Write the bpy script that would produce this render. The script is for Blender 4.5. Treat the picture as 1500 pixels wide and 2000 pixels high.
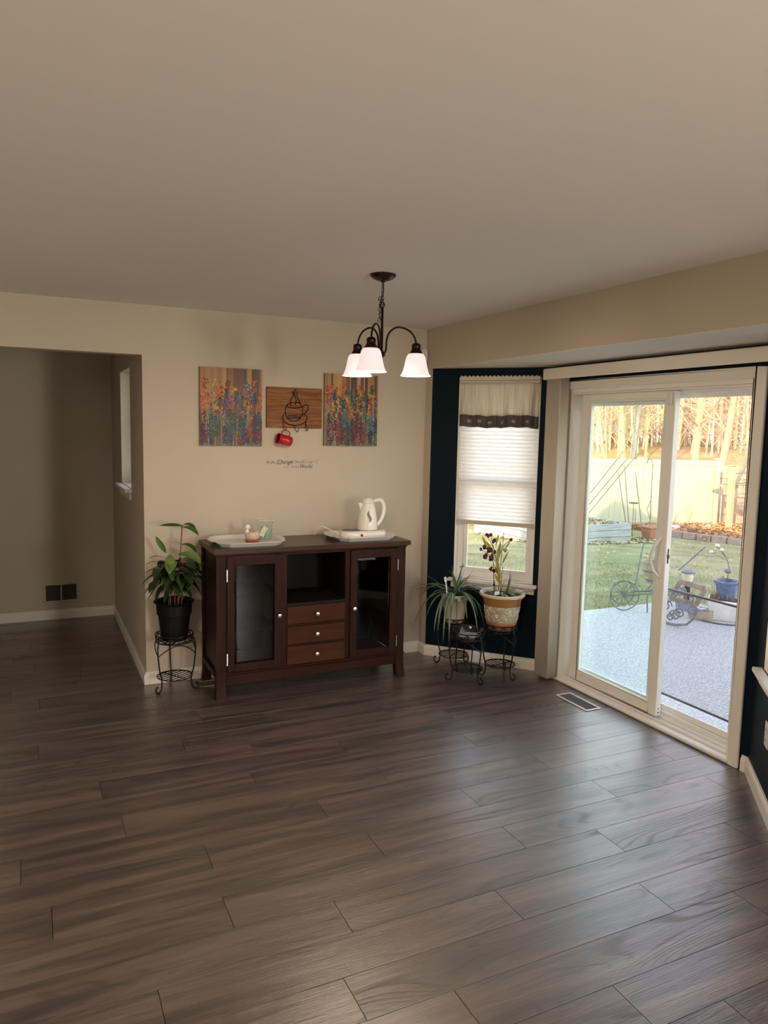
import bpy, bmesh, math, random
import numpy as np
from mathutils import Vector, Matrix, Euler

for o in list(bpy.data.objects):
    bpy.data.objects.remove(o, do_unlink=True)
S = bpy.context.scene
C = S.collection

# ------------------------------------------------------------------ camera
cam_d = bpy.data.cameras.new('camera')
cam = bpy.data.objects.new('camera', cam_d)
C.objects.link(cam)
yaw, pitch, roll, fpx = 0.445927, 0.110430, 0.0216407, 1443.74
fw = Vector((math.sin(yaw)*math.cos(pitch), math.cos(yaw)*math.cos(pitch), -math.sin(pitch)))
r0 = Vector((math.cos(yaw), -math.sin(yaw), 0))
u0 = r0.cross(fw)
rt = math.cos(roll)*r0 + math.sin(roll)*u0
up = -math.sin(roll)*r0 + math.cos(roll)*u0
M = Matrix.Identity(4)
for i in range(3):
    M[i][0], M[i][1], M[i][2] = rt[i], up[i], -fw[i]
M.translation = (0, 0, 1.69545)
cam.matrix_world = M
cam_d.sensor_fit = 'HORIZONTAL'
cam_d.sensor_width = 36
cam_d.lens = fpx/1500*36
cam_d.clip_start = 0.05
cam_d.clip_end = 400
S.camera = cam

# ------------------------------------------------------------------ world, sun, exposure
SUN_EL, SUN_AZ = math.radians(20), (0.80, 0.60)        # direction the light travels
W = bpy.data.worlds.new('world')
S.world = W
W.use_nodes = True
wn = W.node_tree
wn.nodes.clear()
sky = wn.nodes.new('ShaderNodeTexSky')
sky.sky_type = 'NISHITA'
sky.sun_disc = False
sky.sun_elevation = SUN_EL
sky.sun_rotation = math.atan2(-SUN_AZ[0], -SUN_AZ[1])
sky.air_density = 1.0
sky.dust_density = 0.6
sky.ozone_density = 1.0
bg = wn.nodes.new('ShaderNodeBackground')
bg.inputs[1].default_value = SKY_STRENGTH = 0.68
wo = wn.nodes.new('ShaderNodeOutputWorld')
hs_ = wn.nodes.new('ShaderNodeHueSaturation')
hs_.inputs['Saturation'].default_value = 0.62
mt_ = wn.nodes.new('ShaderNodeMix'); mt_.data_type = 'RGBA'; mt_.blend_type = 'MULTIPLY'; mt_.inputs[0].default_value = 1.0
mt_.inputs[7].default_value = (1.0, 0.93, 0.90, 1)
wn.links.new(sky.outputs[0], hs_.inputs['Color'])
wn.links.new(hs_.outputs[0], mt_.inputs[6])
wn.links.new(mt_.outputs[2], bg.inputs[0])
wn.links.new(bg.outputs[0], wo.inputs[0])

sun_d = bpy.data.lights.new('sun', 'SUN')
sun_d.energy = 6.2
sun_d.angle = math.radians(0.6)
sun_d.color = (1.0, 0.77, 0.42)
sun = bpy.data.objects.new('sun', sun_d)
C.objects.link(sun)
sd = Vector((SUN_AZ[0]*math.cos(SUN_EL), SUN_AZ[1]*math.cos(SUN_EL), -math.sin(SUN_EL)))
sun.rotation_euler = sd.to_track_quat('-Z', 'Y').to_euler()
sun.location = (-20, -10, 30)

def area_light(name, loc, size, power, color, direction, sy=None):
    d = bpy.data.lights.new(name, 'AREA')
    d.energy = power
    d.color = color
    d.size = size
    if sy:
        d.shape = 'RECTANGLE'
        d.size_y = sy
    o = bpy.data.objects.new(name, d)
    C.objects.link(o)
    o.location = loc
    o.rotation_euler = Vector(direction).to_track_quat('-Z', 'Y').to_euler()
    return o
# two added area lights behind the camera fill the room
area_light('fill_light_overhead', (-2.2, -0.8, 2.40), 0.6, 90, (1.0, 0.85, 0.70), (0, 0.0, -1))
area_light('fill_light_side', (2.62, -2.05, 1.5), 1.6, 165, (1.0, 0.92, 0.82), (-1, 0.25, 0.25), 1.2)

S.view_settings.view_transform = 'Standard'
S.view_settings.look = 'None'
S.view_settings.gamma = 1
S.view_settings.use_curve_mapping = False
S.view_settings.exposure = 0.90

# ------------------------------------------------------------------ helpers
class MB:
    """collects vertices and faces"""
    def __init__(s):
        s.v, s.f = [], []
    def add(s, vs, fs):
        n = len(s.v)
        s.v += [tuple(map(float, p)) for p in vs]
        s.f += [tuple(i+n for i in f) for f in fs]
        return s
    def box(s, a, b):
        x0, x1 = sorted((a[0], b[0])); y0, y1 = sorted((a[1], b[1])); z0, z1 = sorted((a[2], b[2]))
        return s.add([(x0,y0,z0),(x1,y0,z0),(x1,y1,z0),(x0,y1,z0),(x0,y0,z1),(x1,y0,z1),(x1,y1,z1),(x0,y1,z1)],
                     [(0,3,2,1),(4,5,6,7),(0,1,5,4),(1,2,6,5),(2,3,7,6),(3,0,4,7)])
    def obox(s, c, ax, ay, az):
        """box from centre and three half axis vectors"""
        c, ax, ay, az = map(Vector, (c, ax, ay, az))
        vs = [c+sx*ax+sy*ay+sz*az for sz in (-1,1) for sx, sy in ((-1,-1),(1,-1),(1,1),(-1,1))]
        return s.add(vs, [(0,3,2,1),(4,5,6,7),(0,1,5,4),(1,2,6,5),(2,3,7,6),(3,0,4,7)])
    def prism(s, poly, z0, z1):
        n = len(poly)
        area = sum(poly[i][0]*poly[(i+1)%n][1]-poly[(i+1)%n][0]*poly[i][1] for i in range(n))
        if area < 0: poly = poly[::-1]
        vs = [(x,y,z0) for x,y in poly]+[(x,y,z1) for x,y in poly]
        fs = [tuple(range(n))[::-1], tuple(range(n,2*n))]
        fs += [(i,(i+1)%n,(i+1)%n+n,i+n) for i in range(n)]
        return s.add(vs, fs)
    def tube(s, pts, r, n=8, closed=False, cap=True, flat=None):
        pts = [Vector(p) for p in pts]
        m = len(pts)
        rad = r if isinstance(r, (list, tuple)) else [r]*m
        T = []
        for i in range(m):
            a = pts[(i-1)%m] if (closed or i>0) else pts[i]
            b = pts[(i+1)%m] if (closed or i<m-1) else pts[i]
            t = b-a
            T.append(t.normalized() if t.length>1e-9 else Vector((0,0,1)))
        ref = Vector((0,0,1)) if abs(T[0].z)<0.9 else Vector((1,0,0))
        nx = T[0].cross(ref).normalized()
        vs = []
        for i in range(m):
            if i:
                nx = nx - T[i]*nx.dot(T[i])
                if nx.length < 1e-6: nx = T[i].cross(Vector((.3,.5,.8)))
                nx.normalize()
            ny = T[i].cross(nx)
            for k in range(n):
                a = 2*math.pi*k/n
                vs.append(pts[i]+rad[i]*(math.cos(a)*nx+math.sin(a)*ny*(flat or 1)))
        fs = []
        for i in range(m if closed else m-1):
            j = (i+1)%m
            for k in range(n):
                l = (k+1)%n
                fs.append((i*n+k, i*n+l, j*n+l, j*n+k))
        if not closed and cap:
            fs.append(tuple(range(n))[::-1]); fs.append(tuple(range((m-1)*n, m*n)))
        return s.add(vs, fs)
    def lathe(s, prof, c=(0,0,0), n=28, sx=1, sy=1, mat=None):
        """prof: (r,z) list turned about z; closes its ends if r=0"""
        vs, fs = [], []
        for r, z in prof:
            for k in range(n):
                a = 2*math.pi*k/n
                p = Vector((r*math.cos(a)*sx, r*math.sin(a)*sy, z))
                if mat: p = mat @ p
                vs.append(p+Vector(c))
        for i in range(len(prof)-1):
            for k in range(n):
                l = (k+1)%n
                fs.append((i*n+k, i*n+l, (i+1)*n+l, (i+1)*n+k))
        return s.add(vs, fs)
    def ball(s, c, r, n=12, m=8, sx=1, sy=1, sz=1, mat=None):
        pr = [(max(1e-4, math.sin(math.pi*i/m))*r, -math.cos(math.pi*i/m)*r*sz) for i in range(m+1)]
        return s.lathe(pr, c, n, sx, sy, mat)
    def leaf(s, base, d, L, w, droop=0.6, seg=6, fold=0.25, side=None, prof=None):
        """bent leaf blade growing from base along d"""
        d = Vector(d).normalized()
        p = Vector(base)
        side = Vector(side) if side else d.cross(Vector((0,0,1)))
        if side.length < 1e-3: side = Vector((1,0,0))
        side.normalize()
        vs, fs = [], []
        cur = d.copy()
        for i in range(seg+1):
            t = i/seg
            ww = (prof(t) if prof else math.sin(math.pi*min(1, t*0.93+0.05))**0.8)*w*0.5
            upv = side.cross(cur)
            vs += [p-side*ww+upv*ww*fold, p, p+side*ww+upv*ww*fold]
            p = p+cur*L/seg
            cur = (cur+Vector((0,0,-1))*droop/seg).normalized()
        for i in range(seg):
            a = i*3
            fs += [(a,a+1,a+4,a+3),(a+1,a+2,a+5,a+4)]
        return s.add(vs, fs)

MATS = {}
INV = {}      # object name -> inverse world matrix of its root frame

def build(name, mb, mat, parent=None, bevel=0, smooth=False, local=False, solid=0, seg=1):
    me = bpy.data.meshes.new(name)
    vs = mb.v
    if parent is not None and not local and parent.name in INV:
        im = INV[parent.name]
        vs = [im @ Vector(p) for p in vs]
    me.from_pydata([tuple(p) for p in vs], [], mb.f)
    if bevel:
        bm = bmesh.new(); bm.from_mesh(me)
        bmesh.ops.remove_doubles(bm, verts=bm.verts, dist=1e-6)
        es = [e for e in bm.edges if len(e.link_faces)==2 and e.calc_face_angle(0)>0.6]
        bmesh.ops.bevel(bm, geom=es, offset=bevel, segments=seg, affect='EDGES', clamp_overlap=True)
        bm.to_mesh(me); bm.free()
    me.materials.append(MATS[mat] if isinstance(mat, str) else mat)
    if smooth:
        me.polygons.foreach_set('use_smooth', [True]*len(me.polygons))
        try: me.set_sharp_from_angle(angle=math.radians(38))
        except Exception: pass
    me.update()
    o = bpy.data.objects.new(name, me)
    C.objects.link(o)
    if solid:
        md = o.modifiers.new('solid', 'SOLIDIFY'); md.thickness = solid; md.offset = 0
    if parent is not None:
        o.parent = parent
        INV[o.name] = INV.get(parent.name, Matrix.Identity(4))
    return o

def thing(name, label=None, cat=None, loc=(0,0,0), rotz=0, group=None, kind=None):
    o = bpy.data.objects.new(name, None)
    C.objects.link(o)
    o.empty_display_size = 0.05
    o.location = loc; o.rotation_euler = (0, 0, rotz)
    INV[o.name] = (Matrix.Translation(loc) @ Matrix.Rotation(rotz, 4, 'Z')).inverted()
    return tag(o, label, cat, group, kind)

def tag(o, label=None, cat=None, group=None, kind=None):
    if label: o['label'] = label
    if cat: o['category'] = cat
    if group: o['group'] = group
    if kind: o['kind'] = kind
    return o

def struct(name, mb, mat, **k):
    lab = k.pop('label', None)
    return tag(build(name, mb, mat, **k), lab, None, None, 'structure')

# ------------------------------------------------------------------ materials
def new_mat(name):
    m = bpy.data.materials.new(name)
    m.use_nodes = True
    MATS[name] = m
    return m, m.node_tree, m.node_tree.nodes['Principled BSDF']

def ramp(nt, stops, fac):
    r = nt.nodes.new('ShaderNodeValToRGB')
    els = r.color_ramp.elements
    while len(els) < len(stops): els.new(0.5)
    for e, (p, c) in zip(els, stops):
        e.position = p; e.color = (*c, 1)
    nt.links.new(fac, r.inputs[0])
    return r.outputs[0]

def coords(nt, kind='Object', scale=(1,1,1), rand=False):
    tc = nt.nodes.new('ShaderNodeTexCoord')
    src = tc.outputs[kind]
    if rand:
        oi = nt.nodes.new('ShaderNodeObjectInfo')
        mul = nt.nodes.new('ShaderNodeVectorMath'); mul.operation = 'SCALE'
        cx = nt.nodes.new('ShaderNodeCombineXYZ')
        for i in range(3): nt.links.new(oi.outputs['Random'], cx.inputs[i])
        nt.links.new(cx.outputs[0], mul.inputs[0]); mul.inputs[3].default_value = 37.0
        ad = nt.nodes.new('ShaderNodeVectorMath')
        nt.links.new(src, ad.inputs[0]); nt.links.new(mul.outputs[0], ad.inputs[1])
        src = ad.outputs[0]
    mp = nt.nodes.new('ShaderNodeMapping')
    mp.inputs['Scale'].default_value = scale
    nt.links.new(src, mp.inputs[0])
    return mp.outputs[0]

def noise(nt, vec, scale, detail=4, rough=0.55, dist=0):
    n = nt.nodes.new('ShaderNodeTexNoise')
    n.inputs['Scale'].default_value = scale; n.inputs['Detail'].default_value = detail
    n.inputs['Roughness'].default_value = rough; n.inputs['Distortion'].default_value = dist
    nt.links.new(vec, n.inputs['Vector'])
    return n.outputs[0]

def bump(nt, p, h, strength=0.2, dist=0.01):
    b = nt.nodes.new('ShaderNodeBump')
    b.inputs['Strength'].default_value = strength; b.inputs['Distance'].default_value = dist
    nt.links.new(h, b.inputs['Height']); nt.links.new(b.outputs[0], p.inputs['Normal'])

def simple(name, col, rough=0.5, metal=0, var=0.0, vscale=8, bmp=0.0, bscale=60, spec=0.5, trans=0, emis=None, estr=0, coord='Object', scale=(1,1,1), coat=0, sheen=0):
    m, nt, p = new_mat(name)
    p.inputs['Roughness'].default_value = rough
    p.inputs['Metallic'].default_value = metal
    p.inputs['Specular IOR Level'].default_value = spec
    p.inputs['Coat Weight'].default_value = coat
    if trans: p.inputs['Transmission Weight'].default_value = trans
    v = coords(nt, coord, scale)
    if var:
        c0 = tuple(c*(1-var) for c in col); c1 = tuple(min(1, c*(1+var)) for c in col)
        nt.links.new(ramp(nt, [(0.3, c0), (0.7, c1)], noise(nt, v, vscale)), p.inputs['Base Color'])
    else:
        p.inputs['Base Color'].default_value = (*col, 1)
    if bmp: bump(nt, p, noise(nt, v, bscale, 3), bmp, 0.003)
    if emis:
        p.inputs['Emission Color'].default_value = (*emis, 1); p.inputs['Emission Strength'].default_value = estr
    return m

simple('wall_paint', (0.53, 0.465, 0.375), 0.62, var=0.015, vscale=3, bmp=0.08, bscale=220, spec=0.25)
simple('wall_front_dark', (0.20, 0.165, 0.13), 0.7, var=0.02)  # unseen front wall, darkened to dim its reflection in the sideboard glass
simple('cabinet_shade', (0.007, 0.0035, 0.0026), 0.55, var=0.1, spec=0.2)  # cabinet wood darkened to put the recess shade into the colour
simple('rail_beige', (0.56, 0.52, 0.42), 0.5, var=0.02)
simple('ceiling_paint', (0.74, 0.70, 0.63), 0.8, bmp=0.10, bscale=160, spec=0.15)
simple('navy_paint', (0.0035, 0.0105, 0.019), 0.6, var=0.05, bmp=0.05, bscale=200, spec=0.1)
simple('white_trim', (0.80, 0.765, 0.70), 0.38, spec=0.4, var=0.01)
simple('vinyl', (0.85, 0.83, 0.78), 0.32, spec=0.4, var=0.01)
simple('white_plastic', (0.78, 0.74, 0.68), 0.28, var=0.01)
simple('ivory_plastic', (0.80, 0.765, 0.71), 0.2, var=0.01, coat=0.3)
simple('vent_metal', (0.30, 0.22, 0.16), 0.45, metal=0.3, var=0.05)
simple('vent_silver', (0.72, 0.69, 0.64), 0.4, metal=0.2, var=0.03)
simple('black_void', (0.012, 0.011, 0.011), 0.7, var=0.05)
simple('hall_grille', (0.085, 0.06, 0.045), 0.5, var=0.05)
simple('bronze', (0.030, 0.021, 0.017), 0.28, metal=0.85, var=0.1)
simple('black_iron', (0.010, 0.010, 0.011), 0.38, metal=0.5, var=0.1, bmp=0.1)
simple('nickel', (0.70, 0.66, 0.60), 0.25, metal=1.0, var=0.03)
simple('black_pot', (0.005, 0.005, 0.005), 0.5, var=0.1, spec=0.2)
simple('soil', (0.035, 0.022, 0.014), 0.95, var=0.5, vscale=60, bmp=0.8, bscale=80)
simple('cream_pot', (0.62, 0.54, 0.40), 0.4, var=0.06, vscale=10)
simple('ochre_glaze', (0.34, 0.155, 0.05), 0.3, var=0.15, vscale=12)
simple('clay', (0.25, 0.11, 0.06), 0.7, var=0.1)
simple('red_ceramic', (0.42, 0.010, 0.015), 0.14, coat=0.5, var=0.02)
simple('flower_red', (0.11, 0.008, 0.016), 0.7, var=0.3, vscale=60)
simple('flower_pink', (0.45, 0.20, 0.15), 0.7, var=0.2, vscale=60)
simple('stem_green', (0.10, 0.13, 0.02), 0.6, var=0.2, vscale=30)
simple('stem_brown', (0.18, 0.085, 0.055), 0.6, var=0.2, vscale=30)
simple('tag_white', (0.75, 0.75, 0.72), 0.5, var=0.02)
simple('tag_blue', (0.05, 0.42, 0.62), 0.35, var=0.1)
simple('cord_white', (0.74, 0.70, 0.63), 0.4, var=0.01)
simple('decal_ink', (0.10, 0.085, 0.07), 0.8, var=0.1)
simple('screw_dark', (0.03, 0.03, 0.03), 0.4, metal=0.6, var=0.1)
simple('water_mark', (0.16, 0.15, 0.14), 0.35, var=0.25, vscale=300)
simple('switch_red', (0.30, 0.01, 0.012), 0.2, coat=0.5, var=0.02)
simple('duck_body', (0.55, 0.42, 0.33), 0.35, var=0.2, vscale=40)
simple('duck_base', (0.30, 0.09, 0.035), 0.35, var=0.2, vscale=40)
simple('packet_green', (0.20, 0.42, 0.25), 0.5, var=0.25, vscale=50)
simple('packet_pale', (0.55, 0.60, 0.45), 0.5, var=0.25, vscale=50)
simple('packet_red', (0.42, 0.05, 0.06), 0.5, var=0.2, vscale=50)
simple('beak', (0.60, 0.55, 0.15), 0.4, var=0.05)
simple('concrete', (0.50, 0.50, 0.495), 0.85, var=0.42, vscale=62, bmp=0.6, bscale=70)
simple('foundation', (0.30, 0.29, 0.27), 0.9, var=0.1, bmp=0.3)
simple('siding', (0.5, 0.47, 0.42), 0.7, var=0.05)
simple('roofing', (0.09, 0.085, 0.08), 0.9, var=0.3, vscale=30, bmp=0.5)
simple('fence_vinyl', (0.34, 0.325, 0.235), 0.45, var=0.02)
simple('fence_wood', (0.42, 0.28, 0.19), 0.85, var=0.25, vscale=10, bmp=0.4, scale=(1,1,0.2))
simple('chainlink_steel', (0.30, 0.29, 0.28), 0.4, metal=0.7, var=0.1)
simple('bed_timber', (0.29, 0.30, 0.30), 0.85, var=0.22, vscale=7, bmp=0.4, scale=(0.3,0.3,3))
simple('mulch', (0.14, 0.07, 0.035), 0.95, var=0.5, vscale=18, bmp=0.8, bscale=40)
simple('brick_red', (0.30, 0.13, 0.09), 0.7, var=0.1)
simple('edging_stone', (0.20, 0.155, 0.13), 0.85, var=0.3, vscale=6, bmp=0.4)
simple('white_stone', (0.78, 0.76, 0.80), 0.6, var=0.05)
simple('iron_grey', (0.16, 0.16, 0.17), 0.5, metal=0.3, var=0.2, vscale=30)
simple('basket_wood', (0.36, 0.30, 0.22), 0.85, var=0.25, vscale=25)
simple('old_frame', (0.28, 0.21, 0.17), 0.8, var=0.3, vscale=20)
simple('blue_glaze', (0.075, 0.11, 0.22), 0.25, var=0.45, vscale=14)
simple('stone_white', (0.72, 0.70, 0.68), 0.8, var=0.12, vscale=14)
simple('lantern_cream', (0.75, 0.68, 0.45), 0.5, var=0.1)  # plain cream colour of the lantern glass, no emission
simple('lantern_blue', (0.15, 0.17, 0.22), 0.5, var=0.1)
simple('blue_cloth', (0.22, 0.28, 0.45), 0.8, var=0.3, vscale=40)
simple('dry_leaf', (0.40, 0.22, 0.09), 0.9, var=0.35, vscale=5)
simple('straw', (0.40, 0.34, 0.20), 0.9, var=0.3, vscale=5)
simple('hose_black', (0.025, 0.025, 0.03), 0.5, var=0.1)
simple('guard_steel', (0.16, 0.16, 0.17), 0.4, metal=0.4, var=0.1)
simple('bark', (0.33, 0.27, 0.17), 0.9, var=0.3, vscale=7, bmp=0.6, bscale=25, scale=(1,1,0.3))
simple('bark_shaded', (0.16, 0.155, 0.145), 0.9, var=0.3, vscale=7, bmp=0.6, bscale=25, scale=(1,1,0.3))  # greyer, darker bark copy: shade put into the trunk colour
simple('twigs', (0.56, 0.40, 0.29), 0.9, var=0.3, vscale=2)
simple('pole_wood', (0.20, 0.15, 0.11), 0.7, var=0.2)
simple('rod_steel', (0.10, 0.09, 0.08), 0.5, metal=0.3, var=0.1)
simple('post_wood', (0.36, 0.28, 0.16), 0.85, var=0.2, vscale=10, bmp=0.4, scale=(1,1,0.2))
simple('outlet_plate', (0.74, 0.66, 0.58), 0.4, var=0.02)
simple('sensor_white', (0.72, 0.68, 0.60), 0.5, var=0.01)
simple('dish_blue', (0.42, 0.45, 0.50), 0.2, var=0.4, vscale=30)
simple('band_dark', (0.44, 0.38, 0.27), 0.5, var=0.15, vscale=30)
simple('tray_plastic', (0.70, 0.69, 0.67), 0.3, var=0.02)

def leafy(name, c0, c1, rough=0.4, trans=0.15):
    m, nt, p = new_mat(name)
    v = coords(nt, 'Object', (1,1,1), rand=True)
    nt.links.new(ramp(nt, [(0.3, c0), (0.75, c1)], noise(nt, v, 6)), p.inputs['Base Color'])
    p.inputs['Roughness'].default_value = rough
    return m
leafy('leaf_dark', (0.014, 0.030, 0.010), (0.040, 0.070, 0.018), 0.32)
leafy('leaf_bright', (0.06, 0.13, 0.025), (0.15, 0.25, 0.06), 0.35)
leafy('aloe_green', (0.055, 0.10, 0.05), (0.17, 0.24, 0.15), 0.45)
leafy('leaf_gold', (0.30, 0.20, 0.03), (0.46, 0.33, 0.06), 0.6)
leafy('leaf_lime', (0.10, 0.17, 0.03), (0.22, 0.30, 0.08), 0.5)

def wood(name, stops, gscale, stretch, rough, coat=0.0, bstr=0.12, rand=True, fine=14):
    m, nt, p = new_mat(name)
    v = coords(nt, 'Object', stretch, rand=rand)
    n1 = noise(nt, v, gscale, 5, 0.6, 0.6)
    w = nt.nodes.new('ShaderNodeTexNoise')
    w.inputs['Scale'].default_value = gscale*fine; w.inputs['Detail'].default_value = 3
    nt.links.new(v, w.inputs['Vector'])
    mx = nt.nodes.new('ShaderNodeMath'); mx.operation = 'MULTIPLY_ADD'
    nt.links.new(w.outputs[0], mx.inputs[0]); mx.inputs[1].default_value = 0.35
    nt.links.new(n1, mx.inputs[2])
    nt.links.new(ramp(nt, stops, mx.outputs[0]), p.inputs['Base Color'])
    p.inputs['Roughness'].default_value = rough
    p.inputs['Coat Weight'].default_value = coat
    p.inputs['Coat Roughness'].default_value = 0.2
    p.inputs['Specular IOR Level'].default_value = 0.12
    bump(nt, p, mx.outputs[0], bstr, 0.002)
    return m
wood('cabinet_wood', [(0.35, (0.0105, 0.0038, 0.0022)), (0.95, (0.039, 0.0135, 0.0070))], 3, (6, 6, 0.8), 0.42, 0.0)
wood('cabinet_wood_x', [(0.35, (0.0120, 0.0042, 0.0025)), (0.95, (0.044, 0.0155, 0.0080))], 3, (0.8, 6, 6), 0.42, 0.0)
wood('cabinet_top', [(0.35, (0.030, 0.014, 0.010)), (0.95, (0.070, 0.035, 0.024))], 3, (0.8, 6, 6), 0.30, 0.2)
wood('drawer_wood', [(0.35, (0.034, 0.0110, 0.0048)), (0.95, (0.072, 0.0250, 0.0115))], 2, (0.8, 6, 6), 0.42, 0.0)
wood('plaque_wood', [(0.42, (0.085, 0.030, 0.010)), (0.62, (0.20, 0.080, 0.028)), (0.90, (0.33, 0.16, 0.065))], 5, (0.9, 4, 14), 0.5, 0, rand=False, fine=4)

def floor_wood():
    m, nt, p = new_mat('floor_wood')
    L = nt.links
    v = coords(nt, 'Object', (1, 1, 1), rand=True)
    # broad streaks
    mp = nt.nodes.new('ShaderNodeMapping'); mp.inputs['Scale'].default_value = (0.6, 8, 1); L.new(v, mp.inputs[0])
    n1 = noise(nt, mp.outputs[0], 2.2, 6, 0.62, 0.4)
    ct = nt.nodes.new('ShaderNodeMath'); ct.operation = 'MULTIPLY_ADD'; L.new(n1, ct.inputs[0]); ct.inputs[1].default_value = 1.4; ct.inputs[2].default_value = -0.21; n1 = ct.outputs[0]
    # cathedral grain: bands of a stretched field
    mp2 = nt.nodes.new('ShaderNodeMapping'); mp2.inputs['Scale'].default_value = (0.55, 3.2, 1); L.new(v, mp2.inputs[0])
    n2 = noise(nt, mp2.outputs[0], 1.5, 1.5, 0.4, 0.2)
    k = nt.nodes.new('ShaderNodeMath'); k.operation = 'MULTIPLY'; L.new(n2, k.inputs[0]); k.inputs[1].default_value = 150
    sn = nt.nodes.new('ShaderNodeMath'); sn.operation = 'SINE'; L.new(k.outputs[0], sn.inputs[0])
    pm = noise(nt, mp2.outputs[0], 2.3, 2, 0.5)
    pr_ = nt.nodes.new('ShaderNodeMapRange'); L.new(pm, pr_.inputs[0]); pr_.inputs[1].default_value = 0.47; pr_.inputs[2].default_value = 0.66
    sq = nt.nodes.new('ShaderNodeMath'); sq.operation = 'MAXIMUM'; L.new(sn.outputs[0], sq.inputs[0]); sq.inputs[1].default_value = 0.25
    sm_ = nt.nodes.new('ShaderNodeMath'); sm_.operation = 'MULTIPLY'; L.new(sq.outputs[0], sm_.inputs[0]); L.new(pr_.outputs[0], sm_.inputs[1])
    sn = sm_
    mp3 = nt.nodes.new('ShaderNodeMapping'); mp3.inputs['Scale'].default_value = (2.5, 60, 1); L.new(v, mp3.inputs[0])
    n3 = noise(nt, mp3.outputs[0], 4, 3, 0.6)
    a = nt.nodes.new('ShaderNodeMath'); a.operation = 'MULTIPLY_ADD'; L.new(sn.outputs[0], a.inputs[0]); a.inputs[1].default_value = -0.28; L.new(n1, a.inputs[2])
    b = nt.nodes.new('ShaderNodeMath'); b.operation = 'MULTIPLY_ADD'; L.new(n3, b.inputs[0]); b.inputs[1].default_value = 0.42; L.new(a.outputs[0], b.inputs[2])
    oi = nt.nodes.new('ShaderNodeObjectInfo')
    c = nt.nodes.new('ShaderNodeMath'); c.operation = 'MULTIPLY_ADD'; L.new(oi.outputs['Random'], c.inputs[0]); c.inputs[1].default_value = 0.12; L.new(b.outputs[0], c.inputs[2])
    col = ramp(nt, [(0.25, (0.014, 0.0098, 0.0090)), (0.60, (0.054, 0.038, 0.034)), (1.0, (0.150, 0.108, 0.094))], c.outputs[0])
    L.new(col, p.inputs['Base Color'])
    rr = nt.nodes.new('ShaderNodeMath'); rr.operation = 'MULTIPLY_ADD'; L.new(sn.outputs[0], rr.inputs[0]); rr.inputs[1].default_value = 0.15; rr.inputs[2].default_value = 0.38
    L.new(rr.outputs[0], p.inputs['Roughness'])
    cr2 = nt.nodes.new('ShaderNodeMath'); cr2.operation = 'SUBTRACT'; L.new(rr.outputs[0], cr2.inputs[0]); cr2.inputs[1].default_value = 0.08; L.new(cr2.outputs[0], p.inputs['Coat Roughness'])
    p.inputs['Specular IOR Level'].default_value = 0.5
    p.inputs['Coat Weight'].default_value = 0.9
    p.inputs['Coat IOR'].default_value = 1.85
    p.inputs['Coat Roughness'].default_value = 0.31
    bump(nt, p, b.outputs[0], 0.6, 0.0024)
    nt.links.new(p.inputs['Normal'].links[0].from_socket, p.inputs['Coat Normal'])
floor_wood()

def glass(name, tint, gloss=1.0):
    m, nt, p = new_mat(name)
    nt.nodes.remove(p)
    out = nt.nodes['Material Output']
    t = nt.nodes.new('ShaderNodeBsdfTransparent'); t.inputs[0].default_value = (*tint, 1)
    g = nt.nodes.new('ShaderNodeBsdfGlossy'); g.inputs['Roughness'].default_value = 0.0
    g.inputs[0].default_value = (gloss, gloss, gloss, 1)
    lw = nt.nodes.new('ShaderNodeLayerWeight'); lw.inputs[0].default_value = 0.5
    pw = nt.nodes.new('ShaderNodeMath'); pw.operation = 'POWER'; nt.links.new(lw.outputs['Facing'], pw.inputs[0]); pw.inputs[1].default_value = 5
    fr = nt.nodes.new('ShaderNodeMath'); fr.operation = 'MULTIPLY_ADD'; nt.links.new(pw.outputs[0], fr.inputs[0]); fr.inputs[1].default_value = 0.93; fr.inputs[2].default_value = 0.04
    mx = nt.nodes.new('ShaderNodeMixShader')
    nt.links.new(fr.outputs[0], mx.inputs[0]); nt.links.new(t.outputs[0], mx.inputs[1]); nt.links.new(g.outputs[0], mx.inputs[2])
    nt.links.new(mx.outputs[0], out.inputs[0])
    return m
glass('door_glass', (0.955, 0.988, 0.972))
glass('window_glass', (0.97, 0.98, 0.96))
glass('cabinet_glass', (0.68, 0.72, 0.76), 0.6)
glass('shelf_glass', (0.85, 0.88, 0.90), 0.25)
glass('clear_glass', (0.96, 0.98, 0.98), 1.0)

def screen_mat():
    m, nt, p = new_mat('insect_screen')
    out = nt.nodes['Material Output']
    p.inputs['Base Color'].default_value = (0.30, 0.29, 0.34, 1); p.inputs['Roughness'].default_value = 0.7
    t = nt.nodes.new('ShaderNodeBsdfTransparent')
    mx = nt.nodes.new('ShaderNodeMixShader'); mx.inputs[0].default_value = 0.14
    nt.links.new(t.outputs[0], mx.inputs[1]); nt.links.new(p.outputs[0], mx.inputs[2]); nt.links.new(mx.outputs[0], out.inputs[0])
screen_mat()

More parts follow.
